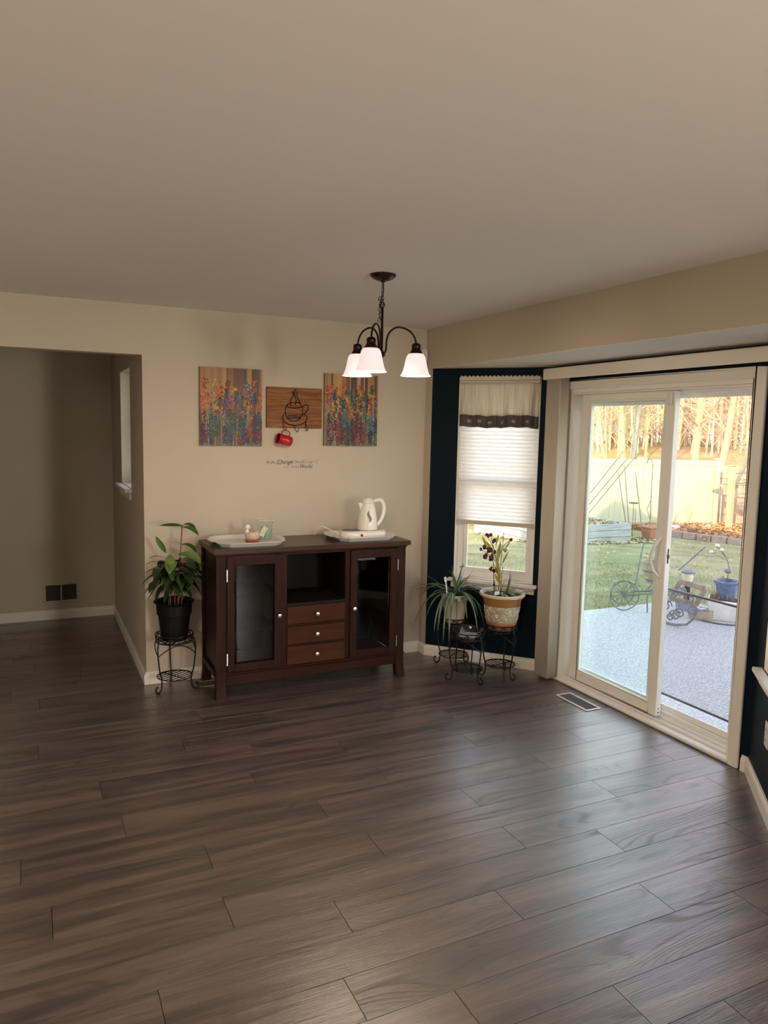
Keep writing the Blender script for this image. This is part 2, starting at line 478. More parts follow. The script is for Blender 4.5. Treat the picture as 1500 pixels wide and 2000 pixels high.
def translucent(name, col, amount=0.5, rough=0.8, emis=None, estr=0, tcol=None):
    m, nt, p = new_mat(name)
    out = nt.nodes['Material Output']
    p.inputs['Base Color'].default_value = (*col, 1); p.inputs['Roughness'].default_value = rough
    if emis:
        v = coords(nt, 'Object')
        p.inputs['Emission Color'].default_value = (*emis, 1); p.inputs['Emission Strength'].default_value = estr
    t = nt.nodes.new('ShaderNodeBsdfTranslucent'); t.inputs[0].default_value = (*(tcol or col), 1)
    mx = nt.nodes.new('ShaderNodeMixShader'); mx.inputs[0].default_value = amount
    nt.links.new(p.outputs[0], mx.inputs[1]); nt.links.new(t.outputs[0], mx.inputs[2]); nt.links.new(mx.outputs[0], out.inputs[0])
    return m
translucent('shade_fabric', (0.95, 0.93, 0.90), 0.55)
translucent('curtain_fabric', (0.90, 0.85, 0.76), 0.38)
translucent('curtain_band', (0.13, 0.115, 0.10), 0.2)
translucent('vane_plastic', (0.66, 0.60, 0.51), 0.12, 0.5)
translucent('lamp_glass', (0.80, 0.70, 0.72), 0.5, 0.3, (1.0, 0.82, 0.78), 0.84, tcol=(0.045, 0.035, 0.032))
simple('embroidery', (0.60, 0.56, 0.50), 0.8, var=0.05)
simple('bulb', (1, 1, 1), 0.3, emis=(1.0, 0.88, 0.68), estr=5)

def ground_mats():
    m, nt, p = new_mat('grass')
    v = coords(nt, 'Object')
    n = noise(nt, v, 1.1, 8, 0.7)
    n2 = noise(nt, v, 28, 4, 0.7)
    a = nt.nodes.new('ShaderNodeMath'); a.operation = 'MULTIPLY_ADD'; nt.links.new(n2, a.inputs[0]); a.inputs[1].default_value = 0.6; nt.links.new(n, a.inputs[2])
    nt.links.new(ramp(nt, [(0.55, (0.145, 0.155, 0.06)), (0.80, (0.25, 0.255, 0.11)), (1.0, (0.42, 0.38, 0.22))], a.outputs[0]), p.inputs['Base Color'])
    p.inputs['Roughness'].default_value = 0.95
    bump(nt, p, n2, 0.8, 0.03)
    m, nt, p = new_mat('field')
    v = coords(nt, 'Object', (1, 1, 1))
    n = noise(nt, v, 0.5, 8, 0.75)
    nt.links.new(ramp(nt, [(0.35, (0.34, 0.22, 0.10)), (0.60, (0.50, 0.36, 0.17)), (0.8, (0.60, 0.47, 0.25))], n), p.inputs['Base Color'])
    p.inputs['Roughness'].default_value = 0.95
    bump(nt, p, noise(nt, v, 8), 0.8, 0.05)
ground_mats()

# ------------------------------------------------------------------ the room shell
ZC, ZB, YB, XR, XD = 2.44, 2.15, 4.912, 2.671, 3.25
XL, YF = -3.2, -3.0
A = Vector((XR, 4.81)); B = Vector((XD, 4.17)); Cc = Vector((XD, 2.44)); D = Vector((XR, 1.80))
HX = 0.643      # hall right wall
HYB = 6.90      # hall back wall

def place(o, origin, rot):
    o.location = (origin[0], origin[1], 0)
    o.rotation_euler = (0, 0, math.radians(rot))
    INV[o.name] = (Matrix.Translation(o.location) @ Matrix.Rotation(math.radians(rot), 4, 'Z')).inverted()
    return o

def wall(name, origin, rot, L, H, T, mat, holes=(), z0=0.0, x0=0.0, label=None):
    mb = MB()
    xs = sorted(set([x0, L]+[h[0] for h in holes]+[h[1] for h in holes]))
    for a, b in zip(xs, xs[1:]):
        hs = sorted([h for h in holes if h[0] <= a+1e-6 and h[1] >= b-1e-6], key=lambda h: h[2])
        z = z0
        for h in hs:
            if h[2] > z+1e-6: mb.box((a,0,z),(b,T,h[2]))
            z = h[3]
        if z < H-1e-6: mb.box((a,0,z),(b,T,H))
    o = struct(name, mb, mat, label=label)
    return place(o, origin, rot)

# floor outline, planks clipped to it
bay = [tuple(D), tuple(Cc), tuple(B), tuple(A)]
outline = [(XL,YF),(XR,YF),(XR,1.80),(XD,2.44),(XD,2.57),(XD+0.05,2.57),(XD+0.05,4.0),(XD,4.0),(XD,4.17),(XR,4.81),(XR,YB),(HX,YB),(HX,HYB),(-1.6,HYB),(-1.6,YB+.118),(-.3,YB+.118),(-.3,YB),(XL,YB)]
fl = MB(); fl.prism(outline, -0.16, -0.012)
floor = struct('floor', fl, 'black_void', label='dark grey-brown wood plank floor')

def clip_rect(poly, x0, y0, x1, y1):
    def cl(P, ins, inter):
        out = []
        for i in range(len(P)):
            a, b = P[i], P[(i+1)%len(P)]
            if ins(a):
                out.append(a)
                if not ins(b): out.append(inter(a, b))
            elif ins(b): out.append(inter(a, b))
        return out
    def X(v): return lambda a, b: (v, a[1]+(b[1]-a[1])*(v-a[0])/(b[0]-a[0]))
    def Y(v): return lambda a, b: (a[0]+(b[0]-a[0])*(v-a[1])/(b[1]-a[1]), v)
    P = cl(poly, lambda p: p[0] >= x0, X(x0)) if poly else []
    P = cl(P, lambda p: p[0] <= x1, X(x1)) if P else []
    P = cl(P, lambda p: p[1] >= y0, Y(y0)) if P else []
    P = cl(P, lambda p: p[1] <= y1, Y(y1)) if P else []
    out = []
    for p in P:
        if not out or (abs(p[0]-out[-1][0])+abs(p[1]-out[-1][1]) > 1e-5): out.append(p)
    if out and abs(out[0][0]-out[-1][0])+abs(out[0][1]-out[-1][1]) < 1e-5: out.pop()
    ar = sum(out[i][0]*out[(i+1)%len(out)][1]-out[(i+1)%len(out)][0]*out[i][1] for i in range(len(out)))/2 if len(out) > 2 else 0
    return out if abs(ar) > 1e-4 else []

PL, PW, Y0 = 1.2145, 0.1827, 2.140
joint = {-5:1.85,-4:1.58,-3:1.12,-2:0.83,-1:0.30,0:0.94,1:0.58,2:0.02,3:0.59,4:-0.08,5:0.31,6:0.93,7:0.25,8:1.02,9:0.69,10:-0.01,11:0.85,12:0.68,13:0.27}
rj = random.Random(5)
full_me = None
nplank = 0
for k in range(-12, 27):
    ya, yb = Y0+k*PW, Y0+(k+1)*PW
    if yb < 0.10: continue
    j = joint.get(k, rj.uniform(0, PL))
    i = math.floor((XL-j)/PL)
    while j+i*PL < XD:
        xa, xb = j+i*PL, j+(i+1)*PL
        i += 1
        g = 0.0010
        if xb < -2.0 and ya < YB: 
            if xb < -2.6: continue
        P = clip_rect(outline, xa+g, max(ya, YF)+g, xb-g, yb-g)
        if len(P) < 3: continue
        cx, cy = (xa+xb)/2, (ya+yb)/2
        fullp = len(P) == 4 and abs(max(p[0] for p in P)-xb+g) < 1e-4 and abs(min(p[0] for p in P)-xa-g) < 1e-4 and abs(max(p[1] for p in P)-yb+g) < 1e-4
        if fullp and full_me is not None:
            o = bpy.data.objects.new('plank', full_me); C.objects.link(o); o.parent = floor
        else:
            mb = MB()
            area = sum(P[q][0]*P[(q+1)%len(P)][1]-P[(q+1)%len(P)][0]*P[q][1] for q in range(len(P)))
            if area < 0: P = P[::-1]
            n = len(P)
            if n == 4 and fullp:
                ch = 0.0003
                x0_, x1_, y0_, y1_ = xa+g-cx, xb-g-cx, ya+g-cy, yb-g-cy
                vs = [(x0_,y0_,-.012),(x1_,y0_,-.012),(x1_,y1_,-.012),(x0_,y1_,-.012),
                      (x0_,y0_,-ch),(x1_,y0_,-ch),(x1_,y1_,-ch),(x0_,y1_,-ch),
                      (x0_+ch,y0_+ch,0),(x1_-ch,y0_+ch,0),(x1_-ch,y1_-ch,0),(x0_+ch,y1_-ch,0)]
                fs = [(3,2,1,0),(8,9,10,11)]
                for r_ in (0, 4):
                    fs += [(r_+q, r_+(q+1)%4, r_+4+(q+1)%4, r_+4+q) for q in range(4)]
                mb.add(vs, fs)
            else:
                mb.prism([(p[0]-cx, p[1]-cy) for p in P], -0.012, 0)
            o = build('plank', mb, 'floor_wood', floor, local=True)
            if fullp: full_me = o.data
        o.location = (cx, cy, 0)
        nplank += 1
# the part of the floor behind the camera, out of the picture
mb = MB(); mb.box((XL, YF, -0.012), (XR, 0.13, -0.0005)); mb.box((XL, 0.1, -0.012), (-2.62, YB, -0.0005))
o = build('plank_field', mb, 'floor_wood', floor); tag(o, kind='stuff')

struct('ceiling', MB().box((XL, YF, ZC), (XR+0.12, YB+0.12, ZC+0.15)).box((-1.72, YB, ZC), (HX+0.14, HYB+0.12, ZC+0.15)), 'ceiling_paint', label='smooth cream ceiling')
struct('ceiling_bay', MB().prism([(XR+0.001,1.66),(XR+0.16,1.66),(XD+0.16,2.38),(XD+0.16,4.23),(XR+0.16,4.95),(XR+0.001,4.95)], ZB, ZB+0.12), 'ceiling_paint', label='lower ceiling of the bay')
wall('wall_right', (XR, YB), -90, YB-YF, ZC, 0.12, 'wall_paint', [(0.102, 3.112, 0, ZB+0.002)], label='beige right wall and header over the bay')
wall('wall_back', (-1.6, YB), 0, XR+1.6, ZC, 0.118, 'wall_paint', [(1.30, HX+1.6, 0, 2.132)], label='beige back wall with the hall opening')
wall('wall_back_left', (XL, YB), 0, -1.6-XL, ZC, 0.118, 'wall_paint')
wall('wall_left', (XL, YF), 90, YB-YF+.12, ZC, 0.12, 'wall_paint')
wall('wall_front', (XR, YF), 180, XR-XL, ZC, 0.12, 'wall_front_dark')
wall('wall_hall_right', (HX, HYB+0.12), -90, HYB+0.12-(YB+0.118), ZC, 0.14, 'wall_paint', [(HYB+.12-6.18, HYB+.12-5.565, 1.235, 2.10)], label='hall side wall with a narrow window')
wall('wall_hall_back', (-1.6, HYB), 0, HX+1.6, ZC, 0.12, 'wall_paint')
wall('wall_hall_left', (-1.6, YB+0.118), 90, HYB-YB-0.118, ZC, 0.12, 'wall_paint')

def rot_of(p, q): return math.degrees(math.atan2(q.y-p.y, q.x-p.x))
LW = (B-A).length
W1 = (0.205, 0.795, 0.62, 2.085)
W2 = (0.187, 0.777, 0.60, 2.085)
wall('wall_bay_left', A, rot_of(A, B), LW+0.04, ZB, 0.15, 'navy_paint', [W1], x0=0.0, label='navy angled bay wall with the curtained window')
wall('wall_bay_right', Cc, rot_of(Cc, D), LW, ZB, 0.15, 'navy_paint', [W2], x0=-0.04, label='navy angled bay wall at the right edge')
DH = (4.17-3.985, 4.17-2.545, 0.0, 2.02)      # rough opening of the patio door
wall('wall_bay_door', B, -90, B.y-Cc.y, ZB, 0.15, 'navy_paint', [DH], label='navy wall around the patio door')

# baseboards: a moulded profile swept along each wall
def base_run(name, pts, flip=1):
    """pts in plan; the board stands on the left of the walking direction * flip"""
    prof = [(0,0),(0.015,0),(0.015,0.055),(0.011,0.068),(0.006,0.074),(0.006,0.082),(0,0.082)]
    mb = MB()
    P = [Vector(p) for p in pts]
    n = len(P)
    rings = []
    for i in range(n):
        d0 = (P[i]-P[i-1]).normalized() if i else (P[1]-P[0]).normalized()
        d1 = (P[i+1]-P[i]).normalized() if i < n-1 else d0
        n0 = Vector((-d0.y, d0.x))*flip; n1 = Vector((-d1.y, d1.x))*flip
        m = (n0+n1).normalized(); k = 1/max(0.3, m.dot(n0))
        rings.append([(P[i].x+m.x*k*o, P[i].y+m.y*k*o, z) for o, z in prof])
    q = len(prof)
    vs = [v for r in rings for v in r]
    fs = []
    for i in range(n-1):
        for a in range(q):
            b = (a+1)%q
            fs.append((i*q+a, i*q+b, (i+1)*q+b, (i+1)*q+a))
    fs += [tuple(range(q)), tuple(range((n-1)*q, n*q))[::-1]]
    mb.add(vs, fs)
    return struct(name, mb, 'white_trim')
base_run('baseboard_back', [(HX, HYB), (HX, YB), (XR, YB), (A.x, A.y), (B.x, B.y), (XD, 4.055)], -1)
base_run('baseboard_hall', [(-1.6, HYB), (HX, HYB)], -1)
base_run('baseboard_left', [(XL, YF), (XL, YB), (-.30, YB), (-.30, YB+.118), (-1.6, YB+.118), (-1.6, HYB)], -1)
base_run('baseboard_right', [(XD, 2.475), (Cc.x, Cc.y), (D.x, D.y), (XR, YF)], -1)

# ------------------------------------------------------------------ outer house (roof whose gable shadow falls on the fence)
rf = MB()
rx, hw_r, rz1, rs_ = 1.30, 2.30, 6.0, 0.51           # ridge along y, gable end towards the lawn
ze = rz1-hw_r*rs_
vs = []
for y in (-7.0, 5.72):
    vs += [(rx-hw_r, y, ze), (rx, y, rz1), (rx+hw_r, y, ze), (rx-hw_r, y, ze-.16), (rx+hw_r, y, ze-.16)]
rf.add(vs, [(0,1,6,5), (1,2,7,6), (2,4,9,7), (4,3,8,9), (3,0,5,8), (0,3,4,2,1), (5,6,7,9,8)])
struct('roof', rf, 'roofing')
struct('wall_upper', MB().box((-0.85, -6.8, ZC+.16), (2.85, 5.5, ze-.162)), 'siding')
struct('roof_hall', MB().box((-4.2, YF-.4, ZC+.16), (-.86, HYB+.4, ZC+.3)).box((-.86, 5.51, ZC+.16), (HX+.3, HYB+.4, ZC+.3)), 'roofing')
struct('roof_bay', MB().prism([(2.80,1.60),(XD+.22,2.34),(XD+.22,4.27),(2.80,5.0)], ZB+.125, ZB+.19), 'roofing')
struct('foundation', MB().box((XL, YF, -0.75), (XR+0.1, YB, -0.17)).prism([(XR+.1,1.80),(XD+0.14,2.44),(XD+0.14,4.17),(XR+.1,4.81)], -0.75, -0.17), 'foundation')

# ------------------------------------------------------------------ bay window units
def window_unit(name, origin, rot, hole, T, label, curtain_rod=False):
    w = thing(name, label, kind='structure', loc=(origin[0], origin[1], 0), rotz=math.radians(rot))
    x0, x1, z0, z1 = hole
    L = dict(local=True)
    fy0, fy1 = 0.075, 0.13            # frame depth inside the wall
    f = MB()
    e = 0.001
    fr = 0.045
    f.box((x0+e,fy0,z0+e),(x0+fr,fy1,z1-e)).box((x1-fr,fy0,z0+e),(x1-e,fy1,z1-e))
    f.box((x0+fr,fy0,z0+e),(x1-fr,fy1,z0+fr)).box((x0+fr,fy0,z1-fr),(x1-fr,fy1,z1-e))
    build('window_frame', f, 'vinyl', w, bevel=0.002, **L)
    zm = (z0+z1)/2
    for (a, b, dy) in ((z0+fr, zm+0.02, 0.0), (zm-0.02, z1-fr, 0.022)):
        s_ = MB(); sw = 0.028
        X0, X1 = x0+fr+.001, x1-fr-.001
        ya, yb = fy0+0.008+dy, fy0+0.030+dy
        s_.box((X0,ya,a),(X0+sw,yb,b)).box((X1-sw,ya,a),(X1,yb,b)).box((X0+sw,ya,a),(X1-sw,yb,a+sw)).box((X0+sw,ya,b-sw),(X1-sw,yb,b))
        so = build('sash', s_, 'vinyl', w, bevel=0.002, **L)
        build('pane', MB().box((X0+sw-.004,(ya+yb)/2-.002,a+sw-.004),(X1-sw+.004,(ya+yb)/2+.002,b-sw+.004)), 'window_glass', so, **L)
    # white drywall returns
    r = MB()
    r.box((x0-.0005,0.001,z0),(x0+0.004,fy0,z1)).box((x1-0.004,0.001,z0),(x1+.0005,fy0,z1)).box((x0+.004,0.001,z1-0.004),(x1-.004,fy0,z1+.0005))
    build('reveal', r, 'white_trim', w, **L)
    s2 = MB(); s2.box((x0-0.035,-0.045,z0-0.022),(x1+0.035,-0.0005,z0)).box((x0+.001,-0.0005,z0-.001),(x1-.001,fy0+.002,z0+0.004))
    build('sill', s2, 'white_trim', w, bevel=0.006, seg=2, **L)
    a2 = MB(); a2.box((x0-0.015,-0.016,z0-0.072),(x1+0.015,-0.0005,z0-0.0225))
    build('apron', a2, 'white_trim', w, bevel=0.004, **L)
    return w
win1 = window_unit('window_1', A, rot_of(A, B), W1, 0.15, 'bay window behind the plants, partly covered by a shade')
win2 = window_unit('window_2', Cc, rot_of(Cc, D), W2, 0.15, 'bay window at the right edge of the frame')

# hall window: reveal, sill, frame
w3 = thing('window_3', 'narrow window in the hall side wall seen edge-on', kind='structure', loc=(HX, HYB+.12, 0), rotz=math.radians(-90))
hx0, hx1, hz0, hz1 = HYB+.12-6.18, HYB+.12-5.565, 1.235, 2.10
f = MB(); fr = .04
f.box((hx0+.001,.09,hz0+.001),(hx0+fr,.135,hz1-.001)).box((hx1-fr,.09,hz0+.001),(hx1-.001,.135,hz1-.001)).box((hx0+fr,.09,hz0+.001),(hx1-fr,.135,hz0+fr)).box((hx0+fr,.09,hz1-fr),(hx1-fr,.135,hz1-.001)).box((hx0+fr,.1,(hz0+hz1)/2-.015),(hx1-fr,.13,(hz0+hz1)/2+.015))
build('window_frame', f, 'vinyl', w3, bevel=.002, local=True)
build('pane', MB().box((hx0+fr-.003,.110,hz0+fr-.003),(hx1-fr+.003,.114,hz1-fr+.003)), 'window_glass', w3, local=True)
build('reveal', MB().box((hx0-.0005,.001,hz0),(hx0+.004,.09,hz1)).box((hx1-.004,.001,hz0),(hx1+.0005,.09,hz1)).box((hx0+.004,.001,hz1-.004),(hx1-.004,.09,hz1+.0005)), 'white_trim', w3, local=True)
build('sill', MB().box((hx0-.04,-.05,hz0-.025),(hx1+.04,-.0005,hz0)).box((hx0+.001,-.0005,hz0-.001),(hx1-.001,.092,hz0+.004)), 'white_trim', w3, bevel=.006, seg=2, local=True)
build('apron', MB().box((hx0-.015,-.016,hz0-.08),(hx1+.015,-.0005,hz0-.0255)), 'white_trim', w3, bevel=.004, local=True)

# ------------------------------------------------------------------ patio door (world coordinates; opens in the x direction)
dr = thing('door_1', 'white sliding patio door standing half open', kind='structure', loc=(XD, 3.27, 0))
YL_, YR_ = 3.985, 2.545
# interior casing
c_ = MB()
c_.box((3.232, YL_-.005, 0), (3.2495, YL_+0.055, 2.043))
c_.box((3.232, YR_-0.055, 0), (3.2495, YR_+.005, 2.043))
c_.box((3.232, YR_+.005, 1.990), (3.2495, YL_-.005, 2.043))
cas = struct('trim_1', c_, 'white_trim', bevel=.004, label='white casing around the patio door')
# outer frame / jambs
f = MB()
f.box((3.2505, YL_-0.030, 0), (3.43, YL_-.001, 2.015)).box((3.2505, YR_+.001, 0), (3.43, YR_+0.030, 2.015))
f.box((3.2505, YR_+0.03, 1.965), (3.43, YL_-0.03, 2.015))
build('door_frame', f, 'vinyl', dr, bevel=.003)
h = MB()
h.box((3.262, YR_+.031, 1.955), (3.285, YL_-.031, 1.9645)).box((3.345, YR_+.031, 1.945), (3.35, YL_-.031, 1.9645)).box((3.40, YR_+.031, 1.935), (3.42, YL_-.031, 1.9645))
build('head_track', h, 'vinyl', dr, bevel=.002)
sl = MB()
sl.box((3.2515, YR_+.031, -0.01), (3.42, YL_-.031, 0.022))
sl.box((3.345, YR_+.031, 0.0225), (3.350, YL_-.031, 0.040)).box((3.288, YR_+.031, 0.0225), (3.293, YL_-.031, 0.036)).box((3.40, YR_+.031, 0.0225), (3.406, YL_-.031, 0.045))
build('sill_track', sl, 'vinyl', dr, bevel=.002)
build('threshold', MB().box((3.420, YR_-.0, -0.08), (3.50, YL_, 0.010)), 'vent_silver', dr, bevel=.004)
tr = MB(); tr.box((3.2505-.012, YR_+.006, 0.0005), (3.2505, YL_-.006, 0.022)); tr.tube([(3.240, YR_+.006, .012), (3.240, YL_-.006, .012)], .010, 10)
build('sill_moulding', tr, 'white_trim', dr)
# sliding panel (slid to the left) and fixed panel behind it
def door_leaf(nm, xf, t, ya, yb, za, zb, stile_l, stile_r, top, bot):
    """ya>yb; returns sash object"""
    s_ = MB()
    s_.box((xf, ya-stile_l, za), (xf+t, ya, zb)).box((xf, yb, za), (xf+t, yb+stile_r, zb))
    s_.box((xf, yb+stile_r, za), (xf+t, ya-stile_l, za+bot)).box((xf, yb+stile_r, zb-top), (xf+t, ya-stile_l, zb))
    o = build(nm, s_, 'vinyl', dr, bevel=.003)
    g = MB(); g.box((xf+t/2-.003, yb+stile_r-.006, za+bot-.006), (xf+t/2+.003, ya-stile_l+.006, zb-top+.006))
    build('glass_pane', g, 'door_glass', o)
    b = MB(); q = .010
    x_ = xf-.0005
    for (a0,a1,b0,b1) in ((ya-stile_l, ya-stile_l-q, za+bot, zb-top), (yb+stile_r+q, yb+stile_r, za+bot, zb-top)):
        b.box((xf+.006, a0, b0), (xf+t/2-.0035, a1, b1))
    b.box((xf+.006, ya-stile_l-q, za+bot), (xf+t/2-.0035, yb+stile_r+q, za+bot+q)).box((xf+.006, ya-stile_l-q, zb-top-q), (xf+t/2-.0035, yb+stile_r+q, zb-top))
    build('glazing_bead', b, 'vinyl', o, bevel=.002)
    return o
sp = door_leaf('sliding_panel', 3.300, 0.040, 3.895, 3.112, 0.041, 1.953, 0.07, 0.060, 0.04, 0.060)
fp = door_leaf('fixed_panel', 3.355, 0.040, 3.950, 3.185, 0.041, 1.940, 0.06, 0.055, 0.05, 0.060)
# handle on the sliding panel
hd = MB()
ph = [(3.299, 3.143, 1.112), (3.285, 3.150, 1.095), (3.262, 3.163, 1.060), (3.256, 3.176, 1.020), (3.254, 3.180, 0.990), (3.256, 3.177, 0.955), (3.262, 3.165, 0.915), (3.285, 3.151, 0.885), (3.299, 3.143, 0.870)]
hd.tube(ph, [.006,.009,.010,.010,.010,.010,.010,.009,.006], 10)
hd.box((3.292, 3.130, 0.870), (3.2995, 3.156, 1.112))
build('pull_handle', hd, 'ivory_plastic', sp, smooth=True)
build('latch', MB().box((3.288,3.135,0.985),(3.2915,3.150,1.005)).box((3.2795,3.140,0.99),(3.288,3.146,1.0)), 'white_plastic', sp)
build('lock_body', MB().box((3.3165,3.1095,0.960),(3.3235,3.1118,1.045)).box((3.314,3.1065,0.99),(3.326,3.1094,1.012)), 'screw_dark', sp)
build('bumper', MB().box((3.285,3.128,1.872),(3.2995,3.160,1.943)), 'white_plastic', sp, bevel=.003)
for z_ in (0.062, 0.085):
    build('screw', MB().lathe([(0.0001,0),(.004,0),(.004,.002),(.0001,.002)], n=8, mat=Matrix.Translation((3.32,3.1118,z_)) @ Matrix.Rotation(math.radians(90),4,'X')), 'screw_dark', sp)
# screen door with mesh guard on the right half
sc = MB(); ya, yb = 3.215, 2.580
sc.box((3.400+.007, ya-.025, .046), (3.420, ya, 1.934)).box((3.407, yb, .046), (3.420, yb+.022, 1.934)).box((3.407, yb+.022, .046), (3.420, ya-.025, .085)).box((3.407, yb+.022, 1.915), (3.420, ya-.025, 1.934))
scr = build('screen_door', sc, 'vinyl', dr, bevel=.002)
build('screen_mesh', MB().box((3.4130, yb+.018, .080), (3.4134, ya-.02, 1.92)), 'insect_screen', scr)
gd = MB(); X_ = 3.4295
zt, zb_ = 0.780, 0.148
y0g, y1g = yb+.012, ya-.012
px_, pz_ = 0.0125, 0.0078
rr = random.Random(1)
n_l = int((y1g-y0g)/px_)
for r_ in range(int((zt-zb_)/pz_)):
    za_, zc_ = zb_+r_*pz_, zb_+(r_+1)*pz_
    for c2 in range(n_l+1):
        o_ = y0g+c2*px_
        m_ = o_+px_/2
        for (p, q) in (((o_, za_), (m_, zc_)), ((m_, zc_), (o_+px_, za_))) if r_%2 == 0 else (((o_, zc_), (m_, za_)), ((m_, za_), (o_+px_, zc_))):
            if max(p[0], q[0]) > y1g: continue
            w_ = .0008
            gd.add([(X_, p[0], p[1]-w_), (X_, q[0], q[1]-w_), (X_, q[0], q[1]+w_), (X_, p[0], p[1]+w_), (X_-.0012, p[0], p[1]), (X_-.0012, q[0], q[1])],
                   [(0,1,5,4), (4,5,2,3), (0,3,2,1)])
o = build('guard_mesh', gd, 'guard_steel', scr); tag(o, kind='stuff')
build('guard_bar', MB().box((3.4205, y0g, zt), (3.4315, y1g, zt+.012)), 'guard_steel', scr, bevel=.001)
build('guard_bar', MB().box((3.4205, y0g, zb_-.012), (3.4315, y1g, zb_)), 'guard_steel', scr, bevel=.001)

# ------------------------------------------------------------------ vertical blinds
vb = thing('vertical_blind', 'beige vertical blind stacked left of the patio door under its white headrail cover', 'blind', (3.20, 4.0, 2.06))
v_ = MB()
v_.box((3.146, 2.335, 2.056), (3.154, 4.130, 2.128)).box((3.154, 4.122, 2.056), (3.2485, 4.130, 2.128)).box((3.154, 2.335, 2.120), (3.2485, 4.122, 2.128))
build('headrail_cover', v_, 'white_trim', vb, bevel=.003)
build('headrail', MB().box((3.180, 2.38, 2.085), (3.225, 4.11, 2.118)), 'vinyl', vb, bevel=.002)
nv = 15
vane_me = None
for i in range(nv):
    y = 4.085-i*0.0100
    if vane_me is None:
        m_ = MB(); vs = []; fs = []
        for zz in (0, 2.045):
            for q in range(7):
                t = q/6
                vs.append((-.037+.074*t, .0035*math.sin(math.pi*t), zz))
        for q in range(6): fs.append((q, q+1, q+8, q+7))
        m_.add(vs, fs)
        o = build('vane', m_, 'vane_plastic', vb, local=True, solid=.0012, smooth=True)
        vane_me = o.data
    else:
        o = bpy.data.objects.new('vane', vane_me); C.objects.link(o); o.parent = vb
        md = o.modifiers.new('solid', 'SOLIDIFY'); md.thickness = .0012; md.offset = 0
    o.location = (3.186-3.20, y-4.0, 0.022-2.06)
    o.rotation_euler = (0, 0, math.radians(-6+rj.uniform(-4, 4)))

# ------------------------------------------------------------------ sideboard
sb = thing('sideboard', 'dark cherry wood sideboard with two glass doors and three drawers against the back wall', 'sideboard', (1.65, 4.67, 0))
FY, BY = 4.450, 4.885
build('top', MB().box((0.985, 4.432, 0.918), (2.33, 4.897, 0.948)), 'cabinet_top', sb, bevel=.003, seg=2)
build('top_moulding', MB().box((0.997, 4.440, 0.906), (2.305, 4.89, 0.9178)), 'cabinet_wood_x', sb, bevel=.002)
for (x0, x1) in ((1.000, 1.062), (2.237, 2.299)):
    sgn = -1 if x0 < 1.5 else 1
    for (y0, y1, fr_) in ((FY, FY+.055, 1), (BY-.045, BY, 0)):
        m_ = MB(); m_.box((x0, y0, .165), (x1, y1, .9058))
        # flared foot
        n_ = 6; rg = []
        for q in range(n_+1):
            t = q/n_; z = .165*(1-t)
            k = .014*(t**2.2)
            tp = .010*t
            xo0 = x0+(tp if sgn > 0 else -k*0.5); xo1 = x1+(k*0.5 if sgn > 0 else -tp)
            yo0 = y0-(k if fr_ else -tp); yo1 = y1+(-tp if fr_ else 0)
            rg.append([(xo0,yo0,z),(xo1,yo0,z),(xo1,yo1,z),(xo0,yo1,z)])
        vs = [v for r in rg for v in r]; fs = []
        for q in range(n_):
            for e in range(4): fs.append((q*4+e, (q+1)*4+e, (q+1)*4+(e+1)%4, q*4+(e+1)%4))
        fs.append((n_*4+3, n_*4+2, n_*4+1, n_*4))
        m_.add(vs, fs)
        build('leg', m_, 'cabinet_wood', sb)
build('side_panel', MB().box((1.012, FY+.0555, .166), (1.030, BY-.0455, .9058)), 'cabinet_wood', sb)
build('side_panel', MB().box((2.269, FY+.0555, .166), (2.287, BY-.0455, .9058)), 'cabinet_wood', sb)
build('side_rail', MB().box((0.994, FY+.0555, .135), (1.0115, BY-.0455, .168)), 'cabinet_wood', sb, bevel=.002)
build('side_rail', MB().box((2.2875, FY+.0555, .135), (2.305, BY-.0455, .168)), 'cabinet_wood', sb, bevel=.002)
build('back_panel', MB().box((1.0625, BY-.012, .167), (2.2365, BY-.001, .9058)), 'cabinet_shade', sb)
build('bottom_panel', MB().box((1.0625, FY+.012, .150), (2.2365, BY-.0125, .1665)), 'cabinet_wood_x', sb)
build('front_rail', MB().box((1.0625, FY+.002, .086), (2.2365, FY+.020, .1495)), 'cabinet_wood_x', sb, bevel=.002)
build('foot_bead', MB().box((0.995, FY-.006, .155), (1.0625, FY+.0015, .168)).box((2.2365, FY-.006, .155), (2.304, FY+.0015, .168)).box((1.0625, FY-.006, .155), (2.2365, FY+.0015, .165)), 'cabinet_wood_x', sb, bevel=.002)
build('divider', MB().box((1.4195, FY+.001, .167), (1.4520, BY-.0125, .9058)), 'cabinet_wood', sb)
for xl in (1.4522, 1.8533):
    build('niche_shade', MB().box((xl, FY+.022, .576), (xl+.001, BY-.0127, .8938)), 'cabinet_shade', sb)  # added dark sheets stand in for shade on the niche sides
build('divider', MB().box((1.8545, FY+.001, .167), (1.8870, BY-.0125, .9058)), 'cabinet_wood', sb)
build('niche_floor', MB().box((1.4525, FY+.001, .557), (1.8540, BY-.0125, .575)), 'cabinet_shade', sb)
build('top_rail', MB().box((1.4525, FY+.001, .894), (1.8540, FY+.02, .9058)).box((1.0625, FY+.001, .9015), (1.419, FY+.02, .9058)), 'cabinet_wood_x', sb)
for z_ in (.4225, .2915):
    build('drawer_rail', MB().box((1.4525, FY+.001, z_), (1.8540, FY+.02, z_+.014)), 'cabinet_wood_x', sb)
for (x0, x1) in ((1.0625, 1.4190), (1.8875, 2.2365)):
    for z_ in (.40, .64):
        build('glass_shelf', MB().box((x0+.001, FY+.06, z_), (x1-.001, BY-.014, z_+.006)), 'shelf_glass', sb)
